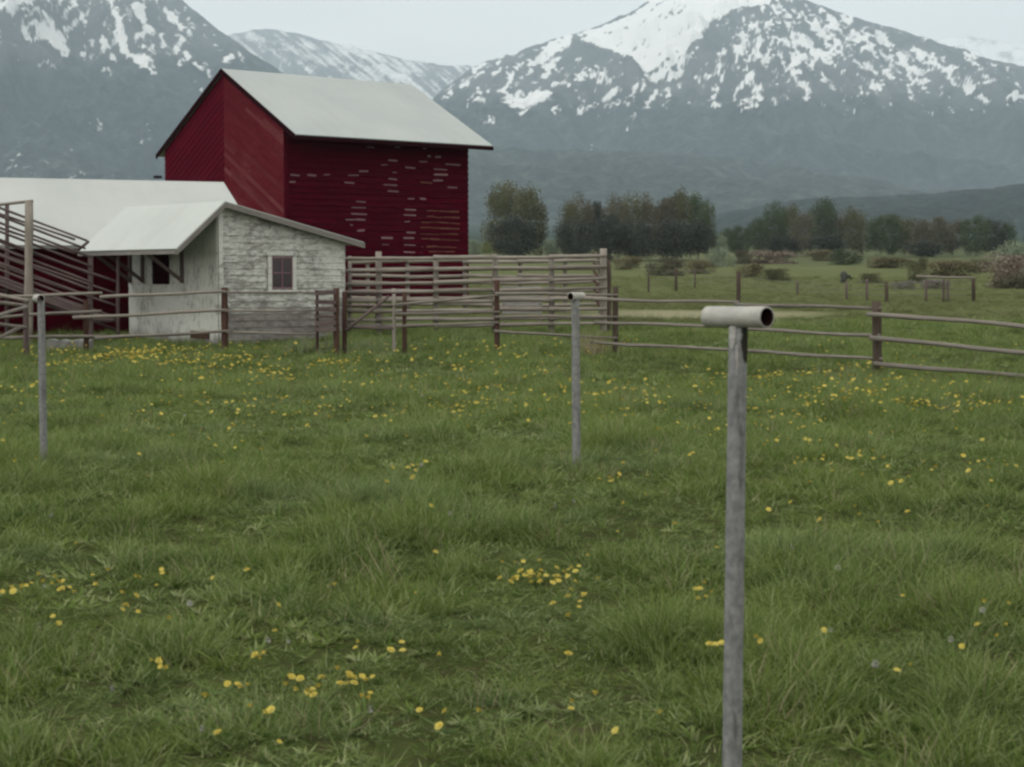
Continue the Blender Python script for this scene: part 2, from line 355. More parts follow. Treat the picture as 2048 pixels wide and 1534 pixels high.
# ---------------------------------------------------------------- mountains
def rock_mat(name, forest_a, forest_b, rock_a, rock_b, scale):
    m = NT(name); g = m.n('ShaderNodeNewGeometry').outputs['Position']; s = m.attr('snow', 'Fac'); r = m.attr('rock', 'Fac')
    n = m.noise(g, scale, 6, .7); f = m.noise(g, scale * 7, 5, .75); h = m.noise(g, scale * 3, 4, .65, sc=(1, 1, .35))
    fo = m.mix(m.ramp(n, [(.3, 0), (.7, 1)]), forest_a, forest_b); fo = m.mix(m.ramp(f, [(.40, .9), (.60, 0)]), fo, tuple(q * .25 for q in forest_a)); fo = m.mix(m.ramp(h, [(.5, 0), (.7, .7)]), fo, tuple(q * 1.7 for q in forest_b))
    ro = m.mix(m.ramp(n, [(.3, 0), (.7, 1)]), rock_a, rock_b)
    c = m.mix(r, fo, ro)
    e = m.math('ADD', s, m.math('MULTIPLY', m.math('SUBTRACT', f, .5), .9))
    c = m.mix(m.ramp(e, [(.33, 0), (.78, 1)]), c, (.88, .90, .90)); m.bump(f, .9, 14.0); return m.done(c, .95, .05)
def seg_field(PX, PY, strokes):
    best = np.full(PX.shape, -99.0)
    for x0, y0, x1, y1, w in strokes:
        dx, dy = x1 - x0, y1 - y0; L = dx * dx + dy * dy + 1e-6
        t = np.clip(((PX - x0) * dx + (PY - y0) * dy) / L, 0, 1)
        best = np.maximum(best, (w - np.hypot(PX - x0 - t * dx, PY - y0 - t * dy)))
    return best
def in_poly(PX, PY, poly):
    c = np.zeros(PX.shape, bool); n = len(poly)
    for i in range(n):
        x0, y0 = poly[i]; x1, y1 = poly[(i + 1) % n]
        if y0 == y1: continue
        c ^= ((y0 > PY) != (y1 > PY)) & (PX < (x1 - x0) * (PY - y0) / (y1 - y0) + x0)
    return c
def mountain(name, label, cat, crest, D0, D1, px0, px1, step, rows, spur, seed, snow_fn, mat, rock_y, foot=None, back=.25, pw=1.25):
    cx = np.array([c[0] for c in crest], float); cy = np.array([c[1] for c in crest], float)
    px = np.arange(px0, px1 + 1, step, dtype=float)
    py = np.interp(px, cx, cy) + (fbm(px / 22, px * 0, seed + 40, 4) - .5) * 9
    K = (px - 1024) / (F * CT + (767 - py) * ST); tanv = (-F * ST + (767 - py) * CT) / (F * CT + (767 - py) * ST)
    t = np.concatenate([np.linspace(0, 1, rows), 1 + np.linspace(.04, 1, 10) * back])
    T, KK = np.meshgrid(t, K, indexing='ij'); PXg = np.meshgrid(t, px, indexing='ij')[1]
    Y = D0 + (D1 - D0) * T; X = KK * D1 * (Y / D1) ** .55
    zc = CAMZ + tanv[None, :] * D1 + 0 * T
    z0 = ground(X, Y) - 25
    tf = np.clip(T, 0, 1); g = tf ** pw
    Z = z0 + (zc - z0) * g
    s1 = fbm(X / spur, Y / (spur * 2.2), seed, 5); rid = 1 - np.abs(2 * s1 - 1)
    s3 = 1 - np.abs(2 * fbm(X / (spur * .32), Y / (spur * .6), seed + 5, 4) - 1)
    Z = Z + ((rid - .75) * .36 + (s3 - .75) * .10) * (zc - z0) * (4 * tf * (1 - tf)) ** .8 * (T <= 1)
    Z = Z - (T > 1) * (T - 1) / back * (zc - z0) * .5
    w = Y * CT - (Z - CAMZ) * ST; QX = 1024 + F * X / w; QY = 767 - F * (Y * ST + (Z - CAMZ) * CT) / w
    sn = snow_fn(QX, QY, X, Y); sn = np.clip(sn, 0, 1)
    rk = np.clip((rock_y(QX) - QY + (fbm(QX / 30, QY / 18, seed + 9, 4) - .5) * 70) / 40, 0, 1)
    V = np.stack([X, Y, Z], -1).reshape(-1, 3); a, b = T.shape; ii = np.arange(a * b).reshape(a, b)
    Fq = np.stack([ii[:-1, :-1], ii[:-1, 1:], ii[1:, 1:], ii[1:, :-1]], -1).reshape(-1, 4)
    o = bpy.data.objects.new(name, np_mesh(name, V, Fq, {'snow': ('FLOAT', sn.ravel()), 'rock': ('FLOAT', rk.ravel())}, True, [mat])); COL.objects.link(o)
    return tag(o, label, cat, kind='structure')
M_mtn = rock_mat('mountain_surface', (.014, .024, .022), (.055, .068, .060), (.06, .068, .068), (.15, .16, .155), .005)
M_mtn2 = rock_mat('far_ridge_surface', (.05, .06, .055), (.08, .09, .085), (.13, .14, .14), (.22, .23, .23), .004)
M_hill = rock_mat('forest_hill_surface', (.011, .019, .015), (.030, .042, .030), (.03, .04, .03), (.07, .08, .06), .012)
M_hill2 = rock_mat('foothill_surface', (.012, .022, .019), (.060, .075, .055), (.03, .04, .03), (.05, .06, .045), .008)

def warp(QX, QY, seed, a=9):
    return QX + (fbm(QX / 14, QY / 14, seed, 4) - .5) * a * 2, QY + (fbm(QX / 14 + 50, QY / 14, seed + 3, 4) - .5) * a * 2
def broken(QX, QY, env, summit, seed, amp=1.5):
    """snow cover from an envelope, broken into streaks that run down from the summit"""
    dx, dy = QX - summit[0], (QY - summit[1]) * 1.3; th = np.arctan2(dx, dy); r = np.hypot(dx, dy)
    n = (fbm(th * 30, r / 36, seed, 4, .6) - .5) * .62 + (fbm(QX / 6.5, QY / 5, seed + 5, 3) - .5) * .5 + (fbm(QX / 19, QY / 14, seed + 8, 2) - .5) * .22 + .5
    return np.clip(.5 + (env - .5 + (n - .52) * amp) * 1.7, 0, 1)
# left mountain
LS = [(45, 60, 60, 75, 7), (85, 62, 112, 80, 15), (100, 60, 105, 50, 9), (108, 85, 132, 103, 8), (221, 0, 240, 45, 7), (240, 45, 246, 110, 9), (272, 0, 286, 40, 9), (286, 55, 302, 62, 8), (270, 75, 290, 62, 6),
      (250, 108, 298, 128, 10), (285, 128, 304, 146, 6), (228, 110, 232, 125, 4), (331, 18, 338, 30, 8), (340, 30, 352, 42, 7), (323, 70, 326, 92, 5), (362, 80, 357, 98, 6), (370, 108, 375, 115, 4), (392, 134, 408, 124, 4),
      (92, 25, 96, 28, 6), (135, 18, 150, 8, 5), (158, 38, 172, 44, 6), (0, 12, 60, -4, 8), (15, 25, 50, 14, 5), (445, 122, 460, 116, 4), (205, 75, 215, 92, 4), (70, 75, 74, 80, 4), (60, 50, 70, 48, 6)]
def snow_left(QX, QY, X, Y):
    a, b = warp(QX, QY, 11, 6); d = seg_field(a, b, LS)
    env = np.clip(.50 + d / 14, 0, 1); z = np.clip((150 - QY) / 110, 0, 1) * np.clip((QX + 60) / 80, .3, 1) * np.clip((460 - QX) / 60, 0, 1)
    env = np.maximum(env, .33 * z ** .5)
    return broken(QX, QY, env, (220, -220), 15, 2.1)
mountain('mountain', 'dark forested mountain with white snow gullies rising behind the red barn', 'mountain', [(-900, 260), (-500, 60), (-200, -110), (0, -170), (150, -200), (250, -110), (340, -20), (400, 30), (440, 60), (470, 80), (540, 130), (640, 190), (760, 270), (860, 330), (1000, 420)],
         3600, 6400, -900, 1000, 3, 320, 420, 21, snow_left, M_mtn, lambda q: 150 - np.clip(q - 250, 0, 400) * .1, pw=1.1)
# middle ridge
def snow_mid(QX, QY, X, Y):
    s = fbm((QX * .8 + QY * .75) / 46, (QX * -.62 + QY * .78) / 3.6, 31, 4)
    z = np.clip((QY - 62) / 22, 0, 1) * .10 + np.clip((QX - 520) / 100, 0, 1) * .07
    s2 = fbm(QX / 50, QY / 25, 36, 3)
    return np.clip(.40 + (s - .56 + z * .55 + (s2 - .5) * .45) * 1.9, 0, .70)
mountain('mountain', 'pale streaked ridge between the two bigger mountains, above the barn roof', 'mountain', [(0, 160), (300, 110), (420, 85), (465, 66), (530, 58), (560, 60), (610, 70), (700, 92), (800, 117), (880, 129), (945, 131), (1040, 140), (1200, 170), (1500, 200)],
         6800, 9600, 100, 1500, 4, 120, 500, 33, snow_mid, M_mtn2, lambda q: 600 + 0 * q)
# far white ridge at the right
mountain('mountain', 'distant snow covered ridge showing past the right shoulder of the big mountain', 'mountain', [(1500, 300), (1750, 110), (1880, 80), (1930, 72), (2000, 85), (2060, 92), (2300, 60), (2700, 180)],
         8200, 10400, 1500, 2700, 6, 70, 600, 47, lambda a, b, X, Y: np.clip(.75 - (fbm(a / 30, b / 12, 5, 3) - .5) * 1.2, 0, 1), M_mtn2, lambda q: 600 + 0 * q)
# right mountain
RP = [(1150, 70), (1245, 38), (1300, 2), (1400, -60), (1560, -40), (1535, 8), (1470, 18), (1432, 42), (1402, 55), (1382, 85), (1330, 118), (1290, 146), (1262, 112), (1215, 100), (1172, 84)]
RS = [(1080, 108, 1140, 76, 15), (1058, 128, 1085, 112, 7), (1400, 58, 1320, 145, 13), (1320, 140, 1240, 205, 7), (1235, 175, 1160, 225, 5), (1240, 200, 1218, 228, 4), (1180, 150, 1215, 165, 8), (1200, 140, 1195, 170, 7), (1150, 105, 1152, 118, 5),
      (1035, 206, 1086, 188, 10), (1000, 108, 1040, 108, 4), (985, 155, 1000, 125, 5), (1005, 180, 1030, 130, 5), (960, 205, 980, 180, 5), (965, 240, 962, 272, 5), (980, 236, 975, 272, 6), (922, 168, 926, 166, 8), (900, 185, 905, 160, 5), (930, 215, 975, 165, 4), (1060, 145, 1090, 118, 6), (1090, 150, 1120, 115, 5),
      (1105, 175, 1108, 165, 4), (1213, 252, 1215, 258, 4), (1250, 260, 1310, 190, 3), (1245, 215, 1300, 160, 5), (1340, 155, 1395, 95, 8), (1345, 158, 1370, 150, 8), (1330, 120, 1345, 145, 6), (1365, 170, 1370, 165, 6), (1395, 118, 1400, 112, 4),
      (1418, 150, 1480, 120, 6), (1480, 100, 1486, 92, 9), (1430, 108, 1450, 102, 5), (1445, 130, 1480, 132, 5), (1460, 195, 1488, 165, 6), (1492, 165, 1505, 140, 9), (1500, 120, 1515, 105, 8), (1380, 205, 1430, 212, 5), (1425, 195, 1428, 205, 4), (1515, 180, 1520, 178, 4),
      (1485, 42, 1512, 58, 7), (1515, 70, 1560, 78, 7), (1540, 88, 1560, 100, 6), (1645, 28, 1698, 44, 8), (1630, 50, 1640, 42, 8), (1600, 118, 1660, 92, 9), (1590, 120, 1560, 150, 5), (1620, 135, 1650, 105, 5), (1715, 75, 1765, 72, 13), (1730, 95, 1755, 100, 7), (1770, 108, 1812, 120, 7), (1805, 118, 1822, 148, 7), (1812, 178, 1822, 196, 7),
      (1735, 60, 1690, 75, 6), (1850, 115, 1862, 108, 4), (1850, 145, 1875, 125, 4), (1900, 132, 1905, 140, 5), (1965, 150, 1990, 165, 5), (1972, 204, 1976, 206, 5), (1930, 175, 1935, 190, 4), (1820, 145, 1870, 165, 3), (1925, 215, 1940, 225, 4), (2020, 190, 2040, 195, 4), (1655, 172, 1658, 176, 4), (1690, 150, 1693, 165, 4)]
def snow_right(QX, QY, X, Y):
    a, b = warp(QX, QY, 61, 7); d = seg_field(a, b, RS); pa, pb = warp(QX, QY, 64, 6)
    env = np.clip(.46 + d / 20, 0, 1); env = np.maximum(env, np.where(in_poly(pa, pb, RP), 1.25, 0))
    G = lambda x, y, sx, sy, h: h * np.exp(-((QX - x) / sx) ** 2 - ((QY - y) / sy) ** 2)
    zone = G(1600, 70, 170, 62, .50) + G(1480, 120, 80, 60, .18) + G(1050, 165, 130, 50, .36) + G(1240, 190, 90, 40, .22) + G(1340, 160, 70, 50, .20) + G(1850, 130, 190, 48, .36) + G(1700, 170, 200, 40, .12)
    env = np.maximum(env, np.clip(zone, 0, .52)) + .12 * np.clip(zone, 0, .5)
    bare = np.clip(1 - np.hypot((QX - 1425) / 52, (QY - 92) / 44), 0, 1) + .7 * np.clip(1 - np.hypot((QX - 1205) / 45, (QY - 112) / 16), 0, 1) + np.clip(1 - np.hypot((QX - 1152) / 10, (QY - 80) / 34), 0, 1) + .45 * np.clip((QY - 205) / 60, 0, 1)
    return broken(QX, QY, env - bare * 1.1, (1480, -120), 66, 3.0)
mountain('mountain', 'big mountain with a bright snowfield on its summit, right of the barn', 'mountain', [(600, 420), (700, 340), (780, 280), (850, 215), (890, 175), (945, 133), (1050, 98), (1130, 72), (1200, 50), (1250, 28), (1300, 2), (1350, -28), (1420, -52), (1500, -45), (1560, -18), (1610, 0), (1680, 24), (1760, 50), (1850, 78), (1920, 100), (1990, 122), (2048, 132), (2200, 175), (2450, 250), (2800, 330)],
         4300, 7400, 600, 2800, 3, 330, 480, 61, snow_right, M_mtn, lambda q: 215 - np.clip(1150 - q, 0, 300) * .0, pw=1.1)
nosnow = lambda a, b, X, Y: 0 * a
mountain('hill', 'low blue green forested foothill in front of the snowy mountain', 'hill', [(-900, 430), (0, 420), (500, 380), (800, 330), (960, 300), (1080, 298), (1180, 305), (1300, 308), (1420, 318), (1520, 326), (1620, 345), (1760, 372), (1900, 385), (2100, 398), (2800, 420)],
         3000, 4700, -900, 2800, 5, 150, 260, 81, nosnow, M_hill2, lambda q: 0 * q - 100, pw=.8)
mountain('hill', 'dark conifer covered hill behind the trees at the right', 'hill', [(900, 500), (1200, 468), (1350, 440), (1480, 420), (1560, 404), (1650, 396), (1750, 392), (1850, 386), (1950, 378), (2060, 366), (2300, 350), (2800, 380)],
         1700, 2500, 900, 2800, 4, 110, 140, 91, nosnow, M_hill, lambda q: 0 * q - 100, pw=.8)

# ---------------------------------------------------------------- board siding
def clip(poly, a, b, c):
    o = []; n = len(poly)
    for i in range(n):
        p, q = poly[i], poly[(i + 1) % n]; dp, dq = a * p[0] + b * p[1] - c, a * q[0] + b * q[1] - c
        if dp <= 0: o.append(p)
        if (dp < 0 < dq) or (dq < 0 < dp): t = dp / (dp - dq); o.append((p[0] + (q[0] - p[0]) * t, p[1] + (q[1] - p[1]) * t))
    return o
def siding(mb, O, S, N, poly, ang=0, pitch=.2, lip=.018, base=.0, patches=None, seg=3.6, rndseed=1):
    """lapped boards filling a wall polygon given in wall coordinates (along S, up)"""
    O, S, N = map(np.asarray, (O, S, N)); ca, sa = math.cos(ang), math.sin(ang); rr = random.Random(rndseed)
    vs = [-sa * x + ca * y for x, y in poly]; us = [ca * x + sa * y for x, y in poly]
    for k in range(int(math.floor(min(vs) / pitch)), int(math.ceil(max(vs) / pitch))):
        v0, v1 = k * pitch, (k + 1) * pitch; st = clip(clip(poly, sa, -ca, -v0), -sa, ca, v1)
        if len(st) < 3: continue
        cuts = set([min(us) - 1, max(us) + 1]); u = min(us) + rr.random() * seg
        while u < max(us): cuts.add(u); u += seg * (.7 + .6 * rr.random())
        pt = (patches or {}).get(k, [])
        for a, b, _ in pt: cuts.add(a); cuts.add(b)
        cuts = sorted(cuts); wob = rr.uniform(-.003, .004)
        for a, b in zip(cuts[:-1], cuts[1:]):
            if b - a < 1e-4: continue
            pc = clip(clip(st, -ca, -sa, -a - .004), ca, sa, b - .004)
            if len(pc) < 3: continue
            mid = (a + b) / 2; mat = 0
            for x0, x1, mi in pt:
                if x0 < mid < x1: mat = mi
            rnd = rr.random(); P3 = []; wc = []
            for x, y in pc:
                fr = (-sa * x + ca * y - v0) / pitch; off = base + wob + lip * (1 - fr)
                P3.append(O + S * x + np.array([0, 0, 1.0]) * y + N * off); wc.append((ca * x + sa * y, -sa * x + ca * y, rnd))
            mb.add(P3, [tuple(range(len(pc)))], mat, wc)
            low = [i for i in range(len(pc)) if abs(-sa * pc[i][0] + ca * pc[i][1] - v0) < 1e-5]
            if len(low) >= 2:
                i, j = low[0], low[-1]; q = [P3[i], P3[j], P3[j] - N * (lip * .95), P3[i] - N * (lip * .95)]
                mb.add(q, [(0, 1, 2, 3)], mat, [wc[i], wc[j], wc[j], wc[i]])
def backing(mb, O, S, N, poly, th=.08, mat=0):
    O, S, N = map(np.asarray, (O, S, N)); n = len(poly); Z = np.array([0, 0, 1.0])
    f = [O + S * x + Z * y - N * .012 for x, y in poly]; b = [p - N * th for p in f]
    mb.add(f + b, [tuple(range(n)), tuple(range(2 * n - 1, n - 1, -1))] + [(i, (i + 1) % n, n + (i + 1) % n, n + i) for i in range(n)], mat, [(x, y, .3) for x, y in poly] * 2)
def slab(mb, pts, th, mat=0):
    """roof slab from four top corners (eave a, eave b, ridge b, ridge a)"""
    p = [np.asarray(q, float) for q in pts]; nrm = np.cross(p[1] - p[0], p[3] - p[0]); nrm /= np.linalg.norm(nrm); nrm *= np.sign(nrm[2])
    e = (p[1] - p[0]) / np.linalg.norm(p[1] - p[0]); wc = [(float(np.dot(q - p[0], e)), float(np.linalg.norm((q - p[0]) - e * np.dot(q - p[0], e))), .5) for q in p]
    mb.add(p + [q - nrm * th for q in p], [(0, 1, 2, 3), (7, 6, 5, 4), (0, 4, 5, 1), (1, 5, 6, 2), (2, 6, 7, 3), (3, 7, 4, 0)], mat, wc * 2)
def v3(d): return np.array([d[0], d[1], 0.0])

# ---------------------------------------------------------------- tall red barn
g = v3((-math.sin(R(36.3)), math.cos(R(36.3)))); l = v3((math.cos(R(36.3)), math.sin(R(36.3))))
C0 = P(570, 560, 60); C0[2] = 0
WB = run_to(C0, g, 330, 330); LB = run_to(C0, l, 936, 400)
fo = .10; front = C0 - l * fo
SRg = run_to(front, g, 443, 137); mid = front + g * SRg; ZR = z_at(137, mid[1])
so_ = -run_to(front, g, 591, 269); eR = front - g * max(.3, so_); ZE = z_at(268, eR[1]); eo = np.linalg.norm(eR - front)
LR = run_to(eR, l, 986, 297)
sLe = run_to(front, g, 313, 310); slopeA = (ZR - ZE) / (SRg + eo); slopeB = (ZR - ZE) / (sLe - SRg); base_z = gz(C0[0], C0[1]) - .25
barn = thing('barn', 'tall dark red wooden barn with a steep pale metal roof', 'barn', (C0[0], C0[1], base_z))
def roofz(s): return ZR - (slopeA if s < SRg else slopeB) * abs(s - SRg)
T_ = .16
for side in (0, 1):
    mb = MB(); sgn = 1 if side else -1; e0 = front + g * (sLe if side else -eo); r0 = mid.copy()
    e0 = e0.copy(); e0[2] = ZE; r0[2] = ZR; slab(mb, [e0, e0 + l * LR, r0 + l * LR, r0], .10)
    mb.build('roof', M_roof, barn)
    fb = MB(); dn = np.array([0, 0, -1.0])
    a = e0 + dn * .10 - l * .02; b = r0 + dn * .10 - l * .02; fb.prism(a, b, l * .018, np.array([0, 0, .095])); fb.build('fascia', M_trimred, barn)
    if not side:
        fb = MB(); a = e0 + dn * .11 - g * .02; fb.prism(a, a + l * LR, g * .018, np.array([0, 0, .07])); fb.build('fascia', M_trimred, barn)
zt = lambda s: roofz(s) - T_ - base_z
O_ = np.array([C0[0], C0[1], base_z])
half = [(0, 0), (SRg, 0), (SRg, zt(SRg)), (0, zt(0))]; half2 = [(SRg, 0), (WB, 0), (WB, zt(WB)), (SRg, zt(SRg))]
aR = math.atan(slopeA)
mb = MB(); backing(mb, O_, g, -l, half); siding(mb, O_, g, -l, half, aR, .17, .034, rndseed=3); mb.build('gable_wall', [M_redg], barn)
mb = MB(); backing(mb, O_, g, -l, half2); siding(mb, O_, g, -l, half2, -aR, .235, .016, rndseed=4); mb.build('gable_wall', [M_redl], barn)
# long wall with worn and missing stretches of board, measured off the photograph
Hs = zt(0); pitchB = .222
def on_wall(px, py):
    t = run_to(C0, l, px, py); q = C0 + l * t; return t, z_at(py, q[1]) - base_z
worn = [(80, 160, 485), (225, 300, 490), (350, 400, 490), (700, 770, 258), (940, 980, 265), (1170, 1200, 275), (880, 960, 372), (820, 870, 412), (1020, 1100, 425), (1130, 1200, 385), (1200, 1230, 340), (1270, 1310, 345),
        (1350, 1470, 398), (1260, 1360, 440), (1260, 1370, 488), (1250, 1330, 535), (1370, 1450, 590), (650, 720, 460), (550, 640, 495), (515, 600, 550), (920, 960, 467), (890, 960, 518), (840, 960, 568), (870, 960, 620), (620, 700, 710),
        (580, 705, 757), (570, 705, 805), (530, 690, 855), (570, 600, 895), (620, 690, 950), (1045, 1100, 683), (1135, 1190, 685), (1010, 1105, 775), (1010, 1105, 822), (1010, 1065, 870), (1035, 1100, 965), (1010, 1100, 1010), (1010, 1100, 1065), (1010, 1100, 1118), (825, 920, 1005), (830, 890, 1060), (80, 120, 545)]
tan = [(1145, 1240, 550), (1200, 1460, 785), (1190, 1460, 830), (1145, 1460, 875), (1145, 1460, 920), (1145, 1460, 970), (1145, 1460, 1015), (1145, 1165, 1075), (1200, 1440, 1075), (1145, 1165, 1120), (1210, 1420, 1120)]
# each mark is a strip of the board, so it is its own small board fixed just proud of the siding
mb = MB(); long_poly = [(0, 0), (LB, 0), (LB, Hs), (0, Hs)]
backing(mb, O_, l, -g, long_poly); siding(mb, O_, l, -g, long_poly, 0, pitchB, .055, rndseed=5)
mb.box(O_ + l * .06 - g * .03 + np.array([0, 0, Hs / 2]), (.16, .06, Hs), math.atan2(l[1], l[0])); 
for i, (lst, mi, hh) in enumerate(((worn, 1, .031), (tan, 2, .024))):
    for a, b, yy in lst:
        px0, px1, py = 560 + a / 4.09, 560 + b / 4.09, 230 + yy / 4.09
        t0, z = on_wall(px0, py); t1, _ = on_wall(px1, py); k = math.floor(z / pitchB)
        n = max(1, int((t1 - t0) / .38))
        for j in range(n):
            q0 = t0 + (t1 - t0) * j / n + random.uniform(-.04, .04); q1 = t0 + (t1 - t0) * (j + 1) / n + random.uniform(-.06, .02)
            zz = z + random.uniform(-.02, .02); h2 = hh * random.uniform(.45, 1.25); sk = random.uniform(-.02, .02)
            A = O_ + l * q0 - g * .052 + np.array([0, 0, zz]); B = O_ + l * q1 - g * .052 + np.array([0, 0, zz + sk])
            mb.prism(A, B, g * .006, np.array([0, 0, h2]), mi)
mb.build('side_wall', [M_red, M_bare, M_tan], barn)
mb = MB(); OB = O_ + l * LB; backing(mb, OB, g, l, [(0, 0), (WB, 0), (WB, zt(WB)), (SRg, zt(SRg)), (0, zt(0))]); mb.build('gable_wall', [M_red], barn)
mb = MB(); OBk = O_ + g * WB; backing(mb, OBk, l, g, long_poly); mb.build('side_wall', [M_red], barn)
mb = MB(); A = P(322, 354, (C0 + g * WB)[1] + .3); mb.prism(A + g * .25 - l * .1, A - g * .05 - l * .1, l * .12, np.array([0, 0, .05])); mb.build('ledge', M_trimred, barn)
print('BARN', 'W', WB, 'L', LB, 'LR', LR, 'ZR', ZR, 'ZE', ZE, 'eo', eo, 'slope', slopeA, slopeB)
for nm, q in (('left eave(311,310)', (front + g * sLe)), ('far ridge(820,165)', mid + l * LR)):
    q = q.copy(); q[2] = ZE if 'eave' in nm else ZR; print('  ', nm, proj(q))

# ---------------------------------------------------------------- long low barn with the white roof
d = v3((math.cos(R(19.6)), math.sin(R(19.6)))); nf = np.array([d[1], -d[0], 0])      # nf points towards the viewer
Cq = P(258, 560, 40.6); Cq[2] = 0
endp = Cq + d * 2.6; startp = Cq - d * 9.0
zev = z_at(481, (Cq - d * 2)[1]); dep = 5.4
def ridge_z():
    q = Cq - nf * dep; t = run_to(q, d, 447, 364); w = q + d * t; return z_at(364, w[1]), t
ZRL, tr = ridge_z(); endp = Cq + d * tr
bz = gz(Cq[0], Cq[1]) - .3
low = thing('long_barn', 'long low barn with a wide white metal roof and dark red wall behind the chute', 'barn', (Cq[0], Cq[1], bz))
Lt = np.linalg.norm(endp - startp); slopeL = (ZRL - zev) / dep
def lp(t, f, z): q = startp + d * t + nf * f; return np.array([q[0], q[1], z])
mb = MB(); slab(mb, [lp(0, .35, zev - .35 * slopeL), lp(Lt, .35, zev - .35 * slopeL), lp(Lt, -dep, ZRL), lp(0, -dep, ZRL)], .09); mb.build('roof', M_roof2, low)
mb = MB(); slab(mb, [lp(0, -2 * dep - .35, zev - .35 * slopeL), lp(Lt, -2 * dep - .35, zev - .35 * slopeL), lp(Lt, -dep, ZRL), lp(0, -dep, ZRL)], .09); mb.build('roof', M_roof2, low)
O2 = np.array([startp[0], startp[1], bz]); H2 = zev - .14 - bz
mb = MB(); pl = [(0, 0), (Lt - .2, 0), (Lt - .2, H2), (0, H2)]; backing(mb, O2, d, nf, pl); siding(mb, O2, d, nf, pl, 0, .2, .022, rndseed=8); mb.build('front_wall', [M_redlow], low)
mb = MB(); O3 = O2 + d * (Lt - .2) ; pe = [(0, 0), (2 * dep, 0), (2 * dep, H2), (dep, ZRL - .14 - bz), (0, H2)]; backing(mb, O3, -nf, d, pe); siding(mb, O3, -nf, d, pe, 0, .2, .022, rndseed=9); mb.build('end_wall', [M_redlow], low)
mb = MB(); q0 = lp(Lt + .01, .35, zev - .35 * slopeL - .1); q1 = lp(Lt + .01, -dep, ZRL - .1); mb.prism(q0, q1, d * .015, np.array([0, 0, .07])); mb.build('fascia', M_fascia, low)

# ---------------------------------------------------------------- white shed
AN = 43.8; a_ = v3((-math.sin(R(AN)), math.cos(R(AN)))); b_ = v3((math.cos(R(AN)), math.sin(R(AN))))
Cs = P(438, 560, 36.2); Cs[2] = 0; zb = gz(Cs[0], Cs[1]) - .06
fr = Cs - a_ * .22                                       # roof overhang plane, in front of the gable wall
sA = run_to(fr, b_, 450, 402); zA = z_at(402, (fr + b_ * sA)[1])
sL = run_to(fr, b_, 352, 499); zL = z_at(497, (fr + b_ * sL)[1])
sR = run_to(fr, b_, 728, 487); zR_ = z_at(484, (fr + b_ * sR)[1])
Wg = run_to(Cs, b_, 690, 560); LW = run_to(Cs, a_, 258, 590)
LRoof = run_to(fr + b_ * sL, a_, 157, 504)
shed = thing('shed', 'small white peeling shed with a four pane window, beside the red barns', 'shed', (Cs[0], Cs[1], zb))
def sp(s, t, z): q = fr + b_ * s + a_ * t; return np.array([q[0], q[1], z])
mb = MB(); slab(mb, [sp(sL, 0, zL), sp(sL, LRoof, zL), sp(sA, LRoof, zA), sp(sA, 0, zA)], .07); mb.build('roof', M_roof3, shed)
mb = MB(); slab(mb, [sp(sR, 0, zR_), sp(sR, LRoof, zR_), sp(sA, LRoof, zA), sp(sA, 0, zA)], .07); mb.build('roof', M_roof3, shed)
mb = MB(); up = np.array([0, 0, 1.0])
mb.prism(sp(sL, -.02, zL - .085), sp(sA, -.02, zA - .085), a_ * .018, up * .06); mb.build('fascia', M_fascia, shed)
mb = MB(); mb.prism(sp(sA, -.022, zA - .085), sp(sR, -.022, zR_ - .085), a_ * .018, up * .06); mb.build('fascia', M_fascia, shed)
mb = MB(); mb.prism(sp(sL - .01, 0, zL - .08), sp(sL - .01, LRoof, zL - .08), b_ * .015, up * .035); mb.build('fascia', M_fascia, shed)
kR = (zA - zR_) / (sR - sA); kL = (zA - zL) / (sA - sL)
def shz(s): return (zA - (s - sA) * kR if s > sA else zA - (sA - s) * kL) - .11 - zb
O4 = np.array([Cs[0], Cs[1], zb])
gp = [(0, 0), (Wg, 0), (Wg, shz(Wg)), (sA, shz(sA)), (0, shz(0))]
# window opening on the gable wall
w0 = run_to(Cs, b_, 541, 545); w1 = run_to(Cs, b_, 583, 545); yw = (Cs + b_ * (w0 + w1) / 2)[1]; wz1 = z_at(514, yw) - zb; wz0 = z_at(577, yw) - zb
mb = MB(); backing(mb, O4, b_, -a_, gp)
siding(mb, O4, b_, -a_, gp, 0, .145, .016, rndseed=11, seg=2.2); mb.build('gable_wall', [M_shed], shed)
Hw = shz(0)
mb = MB(); sw = [(0, 0), (LW, 0), (LW, Hw), (0, Hw)]; backing(mb, O4, a_, -b_, sw); siding(mb, O4, a_, -b_, sw, math.pi / 2, .19, .008, rndseed=12, seg=9); mb.build('side_wall', [M_shedside], shed)
mb = MB(); O5 = O4 + a_ * LW; backing(mb, O5, b_, a_, gp, mat=0); mb.build('end_wall', [M_shed], shed)
mb = MB(); O6 = O4 + b_ * Wg; backing(mb, O6, a_, b_, [(0, 0), (LW, 0), (LW, shz(Wg)), (0, shz(Wg))]); mb.build('side_wall', [M_shed], shed)
mb = MB(); mb.prism(O4 - a_ * .035 + b_ * .03, O4 - a_ * .035 + b_ * .03 + up * (shz(.03) - .02), a_ * .012, b_ * .055); mb.prism(O4 - b_ * .03 + a_ * .05, O4 - b_ * .03 + a_ * .05 + up * (Hw - .03), b_ * .012, a_ * .05)
mb.build('corner_board', M_shedside, shed)
win = MB(); wc_ = O4 + b_ * (w0 + w1) / 2 - a_ * .045; hw = (w1 - w0) / 2; hz = (wz1 - wz0) / 2; cz = (wz0 + wz1) / 2
def wbar(x0, z0, x1, z1, hx, hzv, dep_=.012, mm=None, off=0):
    A = O4 + b_ * x0 + up * z0 - a_ * (.045 + off); B = O4 + b_ * x1 + up * z1 - a_ * (.045 + off)
    (mm or win).prism(A, B, a_ * dep_, (up * hzv if abs(z1 - z0) < 1e-6 else b_ * hx))
t = .05
